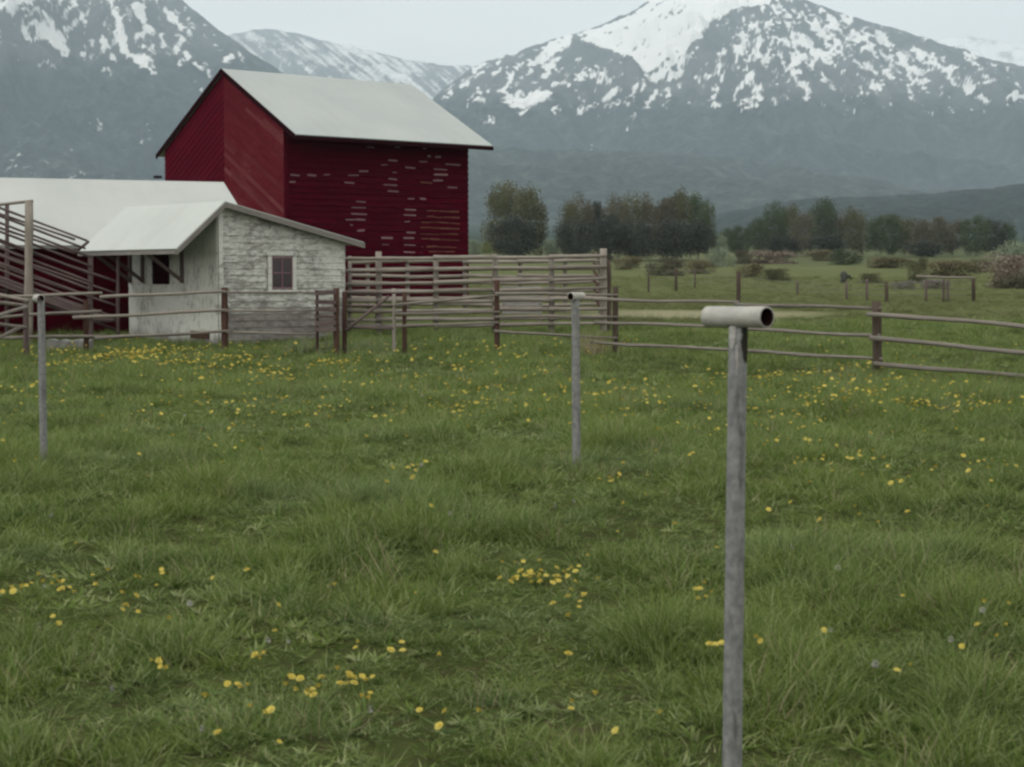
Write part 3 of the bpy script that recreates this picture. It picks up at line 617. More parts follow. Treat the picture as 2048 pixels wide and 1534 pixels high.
wbar(w0 - t, wz0 - .03, w0 - t, wz1 + .03, .05, 0); wbar(w1 + t, wz0 - .03, w1 + t, wz1 + .03, .05, 0)
wbar(w0 - .14, wz1 + .075, w1 + .14, wz1 + .075, 0, .04, .016)
fo_ = win.build('window', M_shedside, shed)
s_ = MB(); s_.prism(O4 + b_ * (w0 - .14) + up * (wz0 - .06) - a_ * .06, O4 + b_ * (w1 + .14) + up * (wz0 - .06) - a_ * .06, a_ * .035, up * .028); s_.build('sill', M_shedside, fo_)
gl = MB(); gl.prism(O4 + b_ * w0 + up * cz - a_ * .030, O4 + b_ * w1 + up * cz - a_ * .030, a_ * .004, up * hz); gl.build('pane', M_glass, fo_)
mu = MB(); c_ = (w0 + w1) / 2
for (x0, z0, x1, z1, hx, hv) in ((c_, wz0, c_, wz1, .014, 0), (w0, cz, w1, cz, 0, .012), (w0 + .012, wz0, w0 + .012, wz1, .016, 0), (w1 - .012, wz0, w1 - .012, wz1, .016, 0), (w0, wz1 - .01, w1, wz1 - .01, 0, .014), (w0, wz0 + .01, w1, wz0 + .01, 0, .014)):
    A = O4 + b_ * x0 + up * z0 - a_ * (.040 if hv else .042); B = O4 + b_ * x1 + up * z1 - a_ * (.040 if hv else .042); mu.prism(A, B, a_ * .004, up * hv if hv else b_ * hx)
mu.build('sash', M_bare, fo_)
# left wall: dark red shutter, knee braces under the canopy, hatch, red beam
def onside(px, py):
    t = run_to(Cs, a_, px, py); return t, z_at(py, (Cs + a_ * t)[1]) - zb
t0, zt1 = onside(308, 568); t1, _ = onside(340, 568); zt2 = onside(324, 506)[1]
mb = MB(); mb.prism(O4 + a_ * t0 + up * (zt1 + zt2) / 2 - b_ * .03, O4 + a_ * t1 + up * (zt1 + zt2) / 2 - b_ * .03, b_ * .012, up * (zt2 - zt1) / 2); mb.build('shutter', M_trimred, shed)
mb = MB()
for px in (262, 287, 366):
    t, _ = onside(px, 545); A = O4 + a_ * t - b_ * .03 + up * 1.47; dst = 1.05
    zz = shz(-dst) - .0; B = O4 + a_ * t - b_ * dst + up * (zz - .03); mm = MB(); mm.prism(A, B, a_ * .03, np.cross(a_, (B - A) / np.linalg.norm(B - A)) * .035)
    mm.prism(O4 + a_ * t - b_ * .035 + up * 1.42, O4 + a_ * t - b_ * .035 + up * (Hw - .02), a_ * .045, b_ * .02); mm.build('bracket', M_chute, shed)
mb = MB(); mb.prism(O4 - b_ * .55 + up * (shz(-.55) - .08), O4 - b_ * .55 + a_ * LW + up * (shz(-.55) - .08), b_ * .04, up * .05); mb.build('purlin', M_trimred, shed)
mb = MB(); t0, hz0 = onside(383, 676); t1, _ = onside(420, 676); hz1 = onside(400, 662)[1]
mb.prism(O4 + a_ * t1 + up * (hz0 + hz1) / 2 - b_ * .02, O4 + a_ * t0 + up * (hz0 + hz1) / 2 - b_ * .02, b_ * .012, up * abs(hz1 - hz0) / 2); mb.build('hatch', M_post, shed)
print('SHED', Wg, LW, LRoof, sL, sA, sR, zA, zL, zR_, 'H', Hw, shz(Wg))

# ---------------------------------------------------------------- fences
def fence_thing(name, label, cat, base): return thing(name, label, cat, base)
def post(par, px, ytop, ybase, Y, wpx, mat, name='post', lean=0.0, n=9):
    b = P(px, ybase, Y); tpt = P(px + lean, ytop, Y); b[2] = min(b[2], gz(b[0], b[1])) - .15; r = wpx / F * Y / 2
    mb = MB(); mb.pole(b, tpt, r * 1.05, r * .95, n, bend=.008, seg=5); return mb.build(name, mat, par, smooth=True)
def rail(par, x0, y0, Y0, x1, y1, Y1, mat, r=.045, front=.09, name='rail', bend=.014, r1=None):
    A = P(x0, y0, Y0 - front); B = P(x1, y1, Y1 - front); mb = MB(); mb.pole(A, B, r, r1 or r * .82, 8, bend=bend); return mb.build(name, mat, par, smooth=True)
# main three-rail pole fence, one thing per straight run
bs = hit(445, 690)
f1 = fence_thing('pole_fence', 'three rail grey pole fence with a rusty red post in front of the white shed', 'fence', (P(448, 690, 34)[0], 34, gz(-5.9, 34)))
post(f1, 449, 575, 695, 34, 14, M_post); post(f1, 172, 600, 690, 34.3, 11, M_post)
for s in ((-40, 594, 34.6, 204, 586, 34.2), (200, 594, 34.2, 452, 583, 34), (-30, 637, 34.6, 203, 622, 34.2), (146, 635, 34.2, 455, 620, 34), (-20, 676, 34.6, 215, 672, 34.2), (190, 676, 34.2, 466, 661, 34), (448, 585, 34, 646, 586, 34), (450, 622, 34, 640, 621, 34.1), (452, 664, 34, 640, 668, 34.1)):
    rail(f1, *s, M_rail, r=.036 if s[0] < 440 else .022)
f0 = fence_thing('pole_fence', 'pale pole fence stub running out of the picture towards the viewer, beside the loading chute', 'fence', (P(52, 690, 33)[0], 33, gz(-9.5, 33)))
post(f0, 52, 598, 700, 33.2, 11, M_chute)
for s in ((54, 614, 33, -60, 645, 29.5), (50, 612, 33, -60, 598, 30), (45, 653, 33, -60, 705, 29.5), (50, 655, 33, -60, 640, 31), (56, 602, 33, -60, 578, 34)): rail(f0, *s, M_rail, r=.04)
# short stack of boards between two dark posts
f2 = fence_thing('gate_posts', 'dark red brace posts joined by short weathered boards at the shed corner', 'fence', (P(670, 670, 33.6)[0], 33.6, gz(-3.6, 33.6)))
post(f2, 673, 576, 672, 33.6, 12, M_post); post(f2, 689, 583, 668, 33.8, 10, M_post); post(f2, 634, 580, 668, 33.7, 6, M_post)
for y0, h in ((586, .045), (604, .04), (618, .045), (633, .03), (647, .05), (659, .04)):
    mb = MB(); A = P(630, y0, 33.5); B = P(672, y0 + random.uniform(-2, 2), 33.5); mb.prism(A, B, np.array([0, .02, 0]), up * h); mb.build('board', M_chute, f2)
# pole gate with diagonal brace
g1 = fence_thing('pole_gate', 'low pole gate with one diagonal brace between dark posts and a thin grey post', 'gate', (P(740, 665, 34)[0], 34, gz(-2.9, 34)))
for s in ((692, 584, 33.9, 806, 586, 33.9), (692, 612, 33.9, 786, 612, 33.9), (694, 655, 33.9, 787, 657, 33.9)): rail(g1, *s, M_chute, r=.026)
rail(g1, 692, 661, 33.8, 778, 592, 33.8, M_chute, r=.034, front=.14, name='brace', bend=.006)
f3 = fence_thing('pole_fence', 'three rail pole fence with reddish posts in front of the corral', 'fence', (P(993, 690, 34)[0], 34, gz(-.3, 34)))
post(f3, 788, 577, 684, 34, 7, M_corral); post(f3, 809, 584, 672, 34.2, 9, M_post); post(f3, 994, 560, 700, 34, 11, M_post)
for s in ((790, 610, 34, 996, 590, 34), (790, 628, 34, 1000, 624, 34), (806, 652, 34, 998, 645, 34), (990, 587, 34, 1236, 590, 34), (990, 634, 34, 1236, 634, 34), (988, 662, 34, 1236, 676, 34)): rail(f3, *s, M_rail, r=.03)
f4 = fence_thing('pole_fence', 'three rail pole fence between the corral corner and the pasture, behind the pipe posts', 'fence', (P(1477, 700, 31)[0], 31, gz(4.2, 31)))
post(f4, 1231, 573, 692, 34, 12, M_postd); post(f4, 1477, 543, 716, 31, 9, M_postd)
for s in ((1182, 598, 34, 1478, 604, 31), (1190, 645, 34, 1480, 652, 31), (1180, 684, 34, 1480, 700, 31), (1470, 609, 31, 1762, 617, 28), (1468, 656, 31, 1760, 671, 28), (1470, 700, 31, 1764, 718, 28)): rail(f4, *s, M_rail, r=.034)
f5 = fence_thing('pole_fence', 'nearest pole fence run, three rails slanting down from a thick dark post', 'fence', (P(1757, 745, 28)[0], 28, gz(6.2, 28)))
post(f5, 1757, 602, 752, 28, 19, M_postd, lean=-4); post(f5, 2150, 622, 790, 25.8, 20, M_postd)
for s in ((1735, 628, 28, 2160, 664, 25.8), (1740, 676, 28, 2160, 716, 25.8), (1748, 727, 28, 2160, 761, 25.8)): rail(f5, *s, M_rail, r=.04)
# corral
c1 = fence_thing('corral_fence', 'high grey rail corral fence with seven rails in front of the red barn', 'fence', (P(990, 655, 40)[0], 40, gz(-.4, 40)))
for px, yt, w in ((700, 512, 8), (757, 503, 13), (872, 510, 11), (990, 508, 12), (1103, 509, 12)): post(c1, px, yt, 658, 40.1, w, M_corral)
post(c1, 1207, 497, 652, 40.1, 15, M_corral); post(c1, 1216, 520, 655, 40.4, 10, M_postd)
for y0, y1, dy in ((517, 513, 3), (541, 534, 3), (568, 556, 4), (586, 576, 3), (604, 597, 5), (622, 616, 4), (641, 634, 4), (653, 647, 3)):
    xs_ = [688, 757, 872, 990, 1103, 1210]
    for i in range(5):
        t0, t1 = (xs_[i] - 688) / 522, (xs_[i + 1] - 688) / 522; w = random.uniform(-dy, dy) * .5; w2 = random.uniform(-dy, dy) * .5
        rail(c1, xs_[i] - 4, y0 + (y1 - y0) * t0 + w, 40, xs_[i + 1] + 4, y0 + (y1 - y0) * t1 + w2, 40, M_corral, r=.053 * random.uniform(.75, 1.15), bend=.010)
c2 = fence_thing('corral_fence', 'back rails of the corral seen through the front fence, close to the barn', 'fence', (P(950, 625, 50)[0], 50, gz(-1, 50)))
for px in (735, 815, 930, 1040, 1130, 1200): post(c2, px, 516, 632, 50, 8, M_corral)
for i, y in enumerate((523, 538, 552, 566, 581, 596, 610)):
    for x0, x1 in ((700, 820), (815, 935), (925, 1045), (1035, 1205)): rail(c2, x0, y + random.uniform(-3, 3), 50, x1, y + random.uniform(-3, 3), 50, M_corral, r=.06, bend=.008)
c3 = fence_thing('corral_fence', 'end rails of the corral running back from its thick corner post', 'fence', (P(1210, 640, 44)[0], 44, gz(2.5, 44)))
for y in (522, 545, 566, 588, 608, 628): 
    A = P(1207, y, 40.2); B = A + np.array([.25, 9.8, 0.0]); B[2] = A[2] + .35; mb = MB(); mb.pole(A, B, .045, .04, 8, bend=.004); mb.build('rail', M_post, c3, smooth=True)
post(c3, 1218, 530, 640, 45, 9, M_postd)
mb = MB()
for i in range(6):
    y = 577 + i * 9.4; mb.prism(P(1004, y, 44), P(1084, y - 1, 44), np.array([0, .015, 0]), up * .052)
bp = fence_thing('board_panel', 'light grey board feed panel standing inside the corral', 'panel', (P(1044, 630, 44)[0], 44, gz(.3, 44)))
mb.build('boards', M_board, bp)
for x in (1008, 1080):
    mb = MB(); A = P(x, 640, 44.04); A[2] = gz(A[0], A[1]) - .05; mb.prism(A, P(x, 572, 44.04), np.array([.03, 0, 0]), np.array([0, .02, 0])); mb.build('leg', M_corral, bp)

# loading chute
ch = fence_thing('loading_chute', 'tall cattle loading chute of dark sloping rails under a high cross beam', 'chute', (P(60, 690, 36.5)[0], 36.5, gz(-10.6, 36.5)))
post(ch, 56, 402, 690, 36.3, 17, M_corral, lean=2); post(ch, 14, 410, 690, 37.6, 9, M_chute); post(ch, 181, 510, 690, 36.6, 11, M_chute); post(ch, 236, 512, 690, 37.4, 7, M_chute); post(ch, -90, 420, 690, 36.3, 14, M_chute); post(ch, -90, 430, 690, 38, 9, M_chute)
rail(ch, -110, 421, 36.3, 66, 402, 36.3, M_corral, r=.04, front=0, name='cross_beam', bend=.002)
for i, y in enumerate((439, 456, 469, 487, 503, 519, 534, 549, 563, 578, 592)):
    xe = 174 - (i % 3) * 3 if i < 2 else 184
    sl_ = .377
    rail(ch, -100, y - (62 + 100) * sl_, 36.45, xe, y + (xe - 62) * sl_, 36.45, M_chute, r=.030, front=0, bend=.003)
for i, y in enumerate((432, 460, 488, 512, 536, 560, 584)):
    rail(ch, -100, y - 112 * .34, 37.8, 238 if i > 1 else 150, y + (226 if i > 1 else 138) * .34, 37.6, M_chute, r=.032, front=0, bend=.003)
mb = MB(); fl = [P(-100, 520, 36.6), P(184, 640, 36.6), P(236, 640, 37.5), P(-100, 520, 37.7)]; slab(mb, [fl[0], fl[1], fl[2], fl[3]], .05); mb.build('ramp_floor', M_chute, ch)
rail(ch, 150, 505, 36.6, 177, 483, 36.4, M_chute, r=.04, front=0, name='brace')
# concrete block under the fence
h_ = hit(140, 701); mb = MB(); rr = random.Random(5)
blk = [];
for ux in np.linspace(-.46, .46, 9):
    for (dy, dz) in ((-.18, 0), (-.17, .24), (.16, .25), (.18, 0)): blk.append((h_[0] + ux, h_[1] + dy + rr.uniform(-.02, .02), h_[2] - .03 + dz + (rr.uniform(-.02, .03) if dz else 0)))
fs = [(i * 4 + j, i * 4 + j + 1, (i + 1) * 4 + j + 1, (i + 1) * 4 + j) for i in range(8) for j in range(3)] + [(0, 1, 2, 3)[::-1], (32, 33, 34, 35)]
mb.add(blk, fs); tag(mb.build('concrete_block', M_conc), 'low grey concrete block in the grass under the bottom rail of the fence', 'block')

# far wire fence with slim posts
wf = fence_thing('wire_fence', 'far wire fence with slim wooden posts crossing the open pasture', 'fence', (P(1700, 600, 86)[0], 86, gz(17, 86)))
WP = [(1297, 548, 584), (1352, 535, 583), (1390, 538, 575), (1595, 562, 590), (1693, 563, 599), (1734, 558, 601), (1773, 563, 604), (1852, 560, 603), (1887, 559, 604), (1896, 560, 604), (1947, 556, 604)]
tops = []
for px, yt, yb in WP:
    h = hit(px, yb); r = .05 if px not in (1352, 1773, 1947) else .075; tp = P(px, yt, h[1]); mb = MB(); mb.pole(h - up * .1, tp, r, r * .9, 6, bend=.01, seg=3); mb.build('post', M_postd if r > .06 else M_chute, wf, smooth=True); tops.append((h, tp))
for fz in (.35, .62, .9):
    for (h0, t0), (h1, t1) in zip(tops[:-1], tops[1:]):
        mb = MB(); mb.tube([h0 + (t0 - h0) * fz, (h0 + h1) / 2 + ((t0 - h0) * fz + (t1 - h1) * fz) / 2 - up * .04, h1 + (t1 - h1) * fz], .008, 4, cap=False); mb.build('wire', M_wire, wf)
rl = hit(1830, 604); mb = MB(); mb.pole(P(1832, 552, rl[1]), P(1950, 556, rl[1]), .05, .045, 6); mb.build('rail', M_corral, wf, smooth=True)

# ---------------------------------------------------------------- pipe-topped posts
def tpost(label, top, ybase_pt, d0, wpx, plen, prad, phi, pcen, tilt=0):
    """post from base point to top pixel, with a short pipe lying across its top"""
    base, tp = ybase_pt, P(top[0], top[1], d0); r = wpx / F * d0 / 2
    t = thing('pipe_post', label, 'post', (base[0], base[1], base[2]), 'grey posts topped with a short pipe')
    mb = MB(); n = 22; pts = []; rad = []
    for i in range(n + 1):
        q = i / n; pts.append(base + (tp - base) * q - up * (.1 if i == 0 else 0)); rad.append(r * (1.03 - .08 * q + .015 * math.sin(i * 1.7)))
    mb.tube(pts, rad, 20, lump=.025); mb.build('shaft', M_pipe, t, smooth=True)
    ax = np.array([math.cos(phi), -math.sin(phi), tilt]); ax /= np.linalg.norm(ax); c = P(pcen[0], pcen[1], d0)
    mb = MB(); u = np.cross(ax, up); u /= np.linalg.norm(u); w = np.cross(u, ax); N = 28; V = []; Wc = []
    prof = [(-1, prad * .86), (-1, prad), (-.96, prad * 1.01), (-.3, prad), (.3, prad), (.96, prad * 1.01), (1, prad), (1, prad * .86)]
    for s, rr_ in prof:
        for j in range(N):
            an = 2 * math.pi * j / N; V.append(c + ax * s * plen / 2 + (u * math.cos(an) + w * math.sin(an)) * rr_); Wc.append((an * prad, s * plen / 2, .2))
    fs = [(i * N + j, (i + 1) * N + j, (i + 1) * N + (j + 1) % N, i * N + (j + 1) % N) for i in range(len(prof) - 1) for j in range(N)]
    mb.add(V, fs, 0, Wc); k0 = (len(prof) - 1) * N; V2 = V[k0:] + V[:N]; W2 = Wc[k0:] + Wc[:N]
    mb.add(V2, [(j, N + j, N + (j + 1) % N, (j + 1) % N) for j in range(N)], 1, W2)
    mb.build('pipe', [M_wpipe, M_pin], t, smooth=True)
    return t, base, tp, r
d0 = 6.1; b0 = P(1463, 1560, d0); b0[2] = gz(b0[0], b0[1])
b0p = P(1464, 1534, d0); s0 = (P(1476, 660, d0) - b0p); b0 = b0p - s0 / s0[2] * (b0p[2] - gz(b0p[0], b0p[1]))
tA, bA, tpA, rA = tpost('nearest grey post with a wide white pipe on top, its dark open end facing right', (1476, 655), b0, d0, 39, .30, .0395, R(52), (1474, 634), .012)
# torn strip and dark rotten hollow below the pipe, following the round of the post
def wrap(px_y0, px_y1, a0, a1, lift, mat, name, seed):
    rr = random.Random(seed); mb = MB(); n = 12; V = []; m_ = 5; Wc = []
    za, zb_ = P(1474, px_y0, d0)[2], P(1474, px_y1, d0)[2]
    for i in range(n + 1):
        q = i / n; z = za + (zb_ - za) * q; f = (z - bA[2]) / (tpA[2] - bA[2]); c = bA + (tpA - bA) * f; rd = rA * (1.03 - .08 * f) * 1.0 + lift
        w = max(.04, math.sin(math.pi * min(1, .25 + q * .75)) ** .5) * (1 + rr.uniform(-.15, .15)); mc = (a0 + a1) / 2 + rr.uniform(-.04, .04); hw_ = (a1 - a0) / 2 * w
        for j in range(m_): an = mc + hw_ * (j / (m_ - 1) * 2 - 1); V.append(c + np.array([math.sin(an) * rd, -math.cos(an) * rd, 0])); Wc.append((an * .04, q * .3, .4))
    mb.add(V, [(i * m_ + j, i * m_ + j + 1, (i + 1) * m_ + j + 1, (i + 1) * m_ + j) for i in range(n) for j in range(m_ - 1)], 0, Wc); return mb.build(name, mat, tA, smooth=True)
wrap(652, 698, -1.2, -.35, .0022, M_strip, 'peeling_strip', 1); wrap(690, 750, -.36, -.08, .0018, M_strip, 'peeling_strip', 2)
wrap(650, 726, .25, 1.5, .0022, M_rot, 'rot_hollow', 3)
bM = P(1153, 945, 14.0); bM[2] = gz(bM[0], bM[1])
tpost('distant grey post with a small white pipe on top, in front of the corral corner', (1151, 600), bM, 14.0, 16.5, .165, .036, R(130), (1153, 593), 0)
bL = P(88, 936, 14.2); bL[2] = gz(bL[0], bL[1])
tpost('grey post with a pipe seen almost end on, in front of the loading chute', (82, 600), bL, 14.2, 14.5, .17, .034, R(62), (77, 597), 0)

# ---------------------------------------------------------------- trees and shrubs
def crown_mesh(name, seed, w, h, z0, n, leaf, mat, shape='round', nclump=26, flat=.9):
    r = np.random.default_rng(seed); cl = []
    while len(cl) < nclump:
        p = r.uniform(-1, 1, 3)
        if np.linalg.norm(p * [1, 1, flat]) < 1: cl.append(p)
    cl = np.array(cl); cr_ = r.uniform(.24, .46, nclump); k = r.integers(0, nclump, n)
    q = r.normal(size=(n, 3)); q /= np.linalg.norm(q, axis=1)[:, None]; q *= (r.random(n) ** .45)[:, None] * cr_[k][:, None]
    c = cl[k] * .78 + q
    if shape == 'column': c[:, :2] *= (1 - .12 * np.clip(c[:, 2], 0, 1))[:, None]
    c[:, 2] = np.sign(c[:, 2]) * np.abs(c[:, 2]) ** .8
    c = c * [w / 2, w / 2, h / 2] + [0, 0, z0 + h / 2]
    c = c[c[:, 2] > z0 * .6]; n = len(c)
    a = r.normal(size=(n, 3)); a /= np.linalg.norm(a, axis=1)[:, None]; b = np.cross(a, r.normal(size=(n, 3))); b /= np.linalg.norm(b, axis=1)[:, None]
    s = leaf * r.uniform(.5, 1.3, n)[:, None]; V = np.stack([c - a * s, c + b * s * .5, c + a * s, c - b * s * .5], 1).reshape(-1, 3)
    rr2 = np.repeat(r.random(n), 4)
    return np_mesh(name, V, np.arange(4 * n).reshape(-1, 4), {'wc': ('FLOAT_VECTOR', np.stack([rr2 * 0, rr2 * 0, rr2], -1))}, False, [mat])
def trunk_mesh(seed, h, r0, mat, nl=7, z0=.15):
    rr = random.Random(seed); mb = MB(); p = [np.array([0, 0, -.3])]
    for i in range(1, 6): p.append(np.array([rr.uniform(-.03, .03) * h, rr.uniform(-.03, .03) * h, h * .8 * i / 5]))
    mb.tube(p, [r0 * (1 - .16 * i) for i in range(6)], 7)
    for i in range(nl):
        z = h * rr.uniform(z0, .6); a = rr.uniform(0, 6.28); L = h * rr.uniform(.18, .34); s = np.array([0, 0, z])
        e = s + np.array([math.cos(a) * L * .7, math.sin(a) * L * .7, L * .8]); mb.tube([s, (s + e) / 2 + np.array([0, 0, L * .06]), e], [r0 * .45, r0 * .3, r0 * .12], 5)
    o = mb.build('trunk', mat); me = o.data; bpy.data.objects.remove(o); return me
TV = {}
def tree_variant(kind, v, shape='round'):
    key = (kind, v, shape)
    if key not in TV:
        TV[key] = (crown_mesh('crown', 100 + v * 7 + len(TV), 1.0, .97, .04, 9000, .019, TREE[kind], shape, 46), trunk_mesh(50 + v, 1.0, .013, M_palebark if kind in ('brown',) else M_bark))
    return TV[key]
def tree(name, label, px, ytop, ybase, wpx, kind, v, group, dist, shape='round', cat='tree'):
    x = (px - 1024) / F * dist; z = gz(x, dist); H = z_at(ytop, dist) - z; Wd = wpx / F * dist
    t = thing(name, label, cat, (x, dist, z), group); cm, tm = tree_variant(kind, v, shape)
    for nm, me in (('crown', cm), ('trunk', tm)):
        o = bpy.data.objects.new(nm, me); COL.objects.link(o); o.parent = t; o.scale = (Wd, Wd, H * 1.02); o.rotation_euler = (0, 0, random.uniform(0, 6.28))
        if nm == 'trunk': o.scale = (Wd * .9, Wd * .9, H)
    return t
G1 = 'trees standing together just right of the barn'
tree('tree', 'tall olive green rounded tree of the pair beside the barn wall', 1010, 366, 505, 98, 'olive', 0, None, 245)
tree('tree', 'slightly lower dark olive tree of the pair, on the side away from the barn', 1058, 374, 505, 96, 'olive', 1, None, 238)
tree('tree', 'dark brownish undergrowth tree in front of the pair beside the barn', 1028, 428, 506, 110, 'dark', 2, None, 232)
for i, (px, yt, w, kd) in enumerate(((1138, 397, 56, 'olive'), (1160, 391, 62, 'brown'), (1192, 404, 62, 'dark'), (1232, 390, 64, 'brown'), (1262, 385, 60, 'olive'), (1295, 392, 62, 'brown'), (1330, 386, 62, 'brown'), (1362, 384, 64, 'olive'), (1392, 391, 60, 'green'), (1412, 400, 46, 'green'))):
    tree('aspen_tree', 'slender budding tree in the dense brown grove right of the barn', px, yt, 512, w, kd, i % 4, 'grove of budding trees right of the barn', 236 + (i % 3) * 6, 'column')
for i, (px, yt, w) in enumerate(((1150, 436, 90), (1215, 430, 90), (1280, 440, 90), (1345, 434, 90), (1395, 440, 80))):
    tree('aspen_tree', 'low dark tree at the shaded foot of the grove right of the barn', px, yt, 514, w, 'dark', i % 3, 'shaded low trees in the grove', 228 + i)
for i, (px, yt, w, kd) in enumerate(((1512, 438, 46, 'green'), (1548, 405, 52, 'green'), (1575, 410, 50, 'olive'), (1603, 424, 52, 'brown'), (1642, 400, 58, 'green'), (1672, 424, 50, 'brown'), (1708, 416, 50, 'olive'), (1480, 452, 46, 'green'), (1452, 458, 40, 'green'))):
    tree('cottonwood_tree', 'ragged green brown tree in the uneven row behind the pink shrubs', px, yt, 508, w * 1.25, kd, i % 4, 'uneven row of trees behind the pink shrubs', 285 + (i % 3) * 8, 'column')
for i, (px, yt, w, kd) in enumerate(((1750, 432, 46, 'green'), (1775, 428, 50, 'green'), (1808, 434, 52, 'olive'), (1840, 440, 50, 'brown'), (1876, 434, 56, 'brown'), (1905, 440, 50, 'brown'), (1948, 432, 56, 'green'), (1982, 438, 50, 'dark'), (2010, 446, 40, 'green'), (2085, 430, 60, 'green'))):
    tree('cottonwood_tree', 'leafy tree in the lower row at the far right of the pasture', px, yt, 515, w * 1.3, kd, i % 4, 'lower row of trees at the pasture edge', 290 + (i % 3) * 9)
for i, (px, yt, w, kd) in enumerate(((948, 480, 40, 'pale'), (1105, 476, 46, 'pale'), (1440, 470, 40, 'pale'), (1560, 470, 80, 'dark'), (1650, 470, 90, 'dark'), (1850, 480, 90, 'dark'))):
    tree('bush_tree', ('pale' if kd == 'pale' else 'dark') + ' low tree filling the foot of the tree rows', px, yt, 512, w, kd, i % 3, ('pale' if kd == 'pale' else 'dark') + ' low trees at the foot of the rows', 262 + i * 3)
def shrub(label, px, yb, w, h, kind, v, group=None):
    p = hit(px, yb); Y = p[1]; Wd = w / F * Y; H = h / F * Y
    key = ('shrub', kind, v)
    if key not in TV: TV[key] = crown_mesh('shrub', 300 + v * 3 + len(TV), 1.0, 1.0, 0.0, 6000, .024, TREE[kind], 'round', 40, .7)
    o = bpy.data.objects.new('shrub', TV[key]); COL.objects.link(o); o.location = (float(p[0]), float(Y), float(p[2]) - .30 * H); o.scale = (Wd * 1.08, Wd * .8, H * 1.38); o.rotation_euler = (0, 0, random.uniform(-.5, .5))
    return tag(o, label, 'shrub', group)
for i, a in enumerate((
    ('bright yellow green bush at the foot of the trees beside the barn', 984, 507, 54, 28, 'spring'), ('pale pink flowering willow thicket in front of the uneven tree row', 1540, 528, 110, 26, 'pink'), ('dark brown shrub at the near end of the pink thicket', 1487, 528, 44, 28, 'brown'),
    ('olive mound of brush below the pink thicket', 1552, 562, 78, 24, 'olive'), ('pale shrubs beside the dark olive mound', 1500, 556, 60, 28, 'tan'), ('dark green rounded bush right of the pink thicket', 1688, 530, 70, 30, 'green'), ('brown leafless thicket beyond the corral corner', 1332, 552, 84, 34, 'brown'),
    ('small olive bush behind the corral corner post', 1212, 520, 36, 26, 'olive'), ('grey green brush beyond the brown leafless thicket', 1400, 548, 70, 26, 'tan'), ('pale green willow left of the pink thicket', 1443, 534, 60, 36, 'pale'), ('tall olive brown shrub in the middle of the far pasture', 1836, 566, 50, 50, 'olive'),
    ('long low tan brush right of the tall olive shrub', 1902, 552, 130, 30, 'tan'), ('grey dead brush pile at the foot of the tall olive shrub', 1808, 578, 60, 16, 'grey'), ('flat grey brush pile between the fence posts', 1870, 578, 70, 18, 'grey'), ('large reddish brown willow clump at the far right', 2020, 576, 130, 62, 'pink'),
    ('dark brown undergrowth below the reddish willow clump', 2032, 578, 90, 26, 'brown'), ('pale green willow above the reddish clump', 2030, 548, 80, 60, 'pale'), ('low tan brush in front of the lower tree row', 1780, 536, 110, 20, 'tan'), ('short olive weeds around the far dark stump', 1742, 567, 60, 20, 'olive'), ('thin pale brush beside the corral corner', 1255, 540, 60, 26, 'tan'),
    ('small dark green bush beneath the lower tree row', 1955, 545, 60, 24, 'olive'), ('light olive brush behind the dark green rounded bush', 1640, 522, 70, 22, 'tan'))):
    shrub(a[0], *a[1:6], i % 3)
# dark stump
st = hit(1688, 566); mb = MB(); k = st[1] / F
mb.tube([st + up * (-.1), st + up * 8 * k, st + up * 17 * k, st + np.array([-2 * k, 0, 23 * k])], [7 * k, 6 * k, 7 * k, 4 * k], 9, lump=.3); mb.tube([st + up * 9 * k, st + np.array([11 * k, 0, 14 * k]), st + np.array([15 * k, 0, 7 * k])], [4 * k, 3.4 * k, 2 * k], 7, lump=.3)
tag(mb.build('tree_stump', TREE['dark'], smooth=True), 'dark broken stump standing alone in the far pasture', 'stump')

# ---------------------------------------------------------------- grass
def blade_tuft(name, seed, nb, rad, hmin, hmax, wid, mat, spread=.55, curl=.6, seg=4):
    r = np.random.default_rng(seed); V = []; Fc = []; Wc = []; n = 0
    for b in range(nb):
        a = r.uniform(0, 6.283); d = rad * math.sqrt(r.random()); x, y = d * math.cos(a), d * math.sin(a); h = r.uniform(hmin, hmax); w = wid * r.uniform(.7, 1.3)
        la = a + r.normal() * .8; lean = spread * r.random() * (.4 + d / rad); cu = curl * r.random(); fa = r.uniform(0, 3.14); ux, uy = math.cos(fa), math.sin(fa); rv = r.random()
        for i in range(seg + 1):
            t = i / seg; o_ = h * (lean * t + cu * t * t * t); zz = h * (t - .35 * cu * t * t * t) ; ww = w * (1 - t ** 1.6) * .5 + .0004
            cx, cy = x + math.cos(la) * o_, y + math.sin(la) * o_
            V += [(cx - ux * ww, cy - uy * ww, zz - .02), (cx + ux * ww, cy + uy * ww, zz - .02)]; Wc += [(0, t, rv)] * 2
            if i: Fc.append((n + 2 * i - 2, n + 2 * i - 1, n + 2 * i + 1, n + 2 * i))
        n += 2 * (seg + 1)
    return np_mesh(name, V, Fc, {'wc': ('FLOAT_VECTOR', Wc)}, True, [mat])
